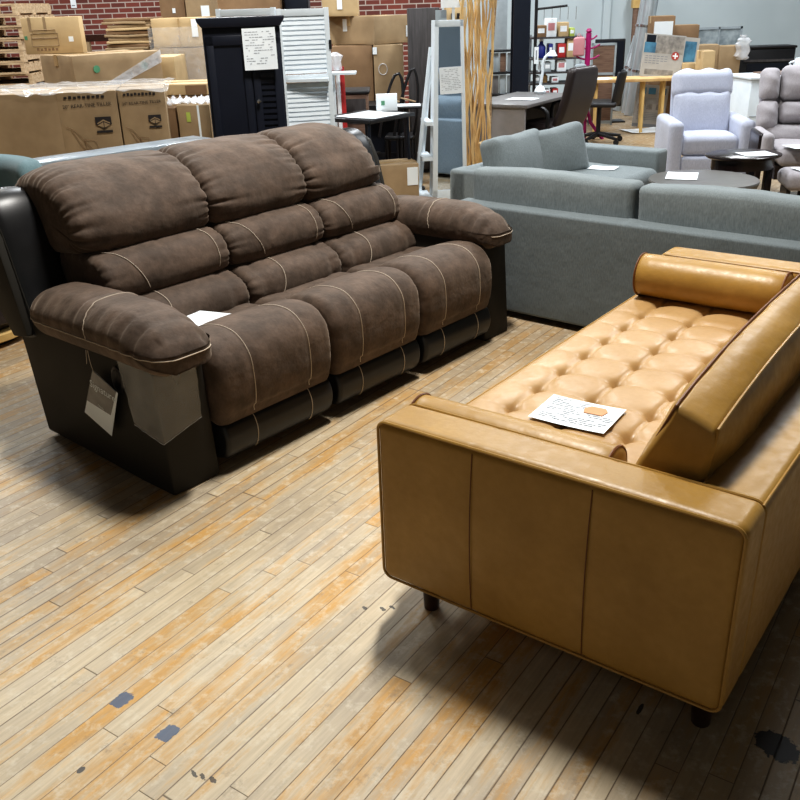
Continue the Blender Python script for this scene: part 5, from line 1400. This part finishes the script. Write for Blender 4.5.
paper('price_sheet', 'white papers lying on the seat front of the warm grey glider recliner', Matrix.Translation((3.26, 7.12, .487)) @ Matrix.Rotation(.1, 4, 'Z'), .3, .2, .004, lines=False)
# ------------------------------------------------------------------ coffee tables
t = root('round_coffee_table', 'large round grey stained coffee table beyond the long grey sofa', 'table', (2.13, 6.12, 0))
G().lathe([(.30, .0), (.335, .02), (.345, .05), (.34, .06), (.001, .062)], (0, 0, .39), 56, 1.06, 1.06).build('table_top', 'greytop', t, angle=30)
G().lathe([(.27, 0), (.27, .08)], (0, 0, .31), 40).build('apron', 'greytop', t)
for k in range(4): th = PI/4+k*PI/2; G().cyl((.24*math.cos(th), .24*math.sin(th), .33), (.26*math.cos(th), .26*math.sin(th), 0), .025).build('leg', 'greytop', t)
pp = atz(682, 176, .453)
paper('price_sheet', 'white sheet lying on the large round grey coffee table', Matrix.Translation(pp) @ Matrix.Rotation(-.35, 4, 'Z'), .21, .28, .002, lines=False)
t = root('oval_side_table', 'small dark glossy oval table with a white sheet beside the round coffee table', 'table', (2.62, 6.72, 0), .2)
G().lathe([(.27, 0), (.285, .01), (.285, .02), (.27, .026), (.001, .027)], (0, 0, .49), 44, 1.0, .8).build('table_top', 'espresso', t, angle=30)
G().lathe([(.235, 0), (.235, .08)], (0, 0, .41), 40, 1, .8).build('apron', 'espresso', t)
for k in range(4): th = PI/4+k*PI/2; G().rbox((.21*math.cos(th)-.025, .16*math.sin(th)-.025, 0), (.21*math.cos(th)+.025, .16*math.sin(th)+.025, .42), .006, 1, 1).build('leg', 'espresso', t)
pp = atz(756, 154, .519)
paper('price_sheet', 'white sheet lying on the small dark oval table', Matrix.Translation(pp) @ Matrix.Rotation(.1, 4, 'Z'), .24, .2, .002, lines=False)
# ================================================================== lighting
def area(x, y, z, sx, sy, e, col=(1, .97, .92)):
    l = bpy.data.lights.new('ceiling_or_fill_light', 'AREA'); l.shape = 'RECTANGLE'; l.size = sx; l.size_y = sy; l.energy = e; l.color = col
    o = bpy.data.objects.new('ceiling_or_fill_light', l); C.objects.link(o); o.location = (x, y, z); return o
area(.25, 3.6, 4.6, .26, 1.0, 240)
area(-3.2, 7.2, 4.6, .5, 1.4, 60)
area(3.6, 7.2, 4.6, .5, 1.4, 65, (.93, .97, 1))
area(-1.2, -1.6, 4.0, 1.5, 1.5, 9)  # added fill behind the camera, stands in for bounced light; no fixture
for x in (-5.5, -2, 1.5, 5):
    for y in (8.6, 12.6): area(x, y, 4.6, .5, 1.5, 135, (.93, .97, 1))
w = bpy.data.worlds.new('world'); bpy.context.scene.world = w; w.use_nodes = True
w.node_tree.nodes['Background'].inputs[0].default_value = (.8, .85, .9, 1); w.node_tree.nodes['Background'].inputs[1].default_value = .3
sc_ = bpy.context.scene
sc_.view_settings.view_transform = 'Standard'
try: sc_.view_settings.look = 'Medium High Contrast'
except Exception: pass
sc_.view_settings.exposure = 0.0
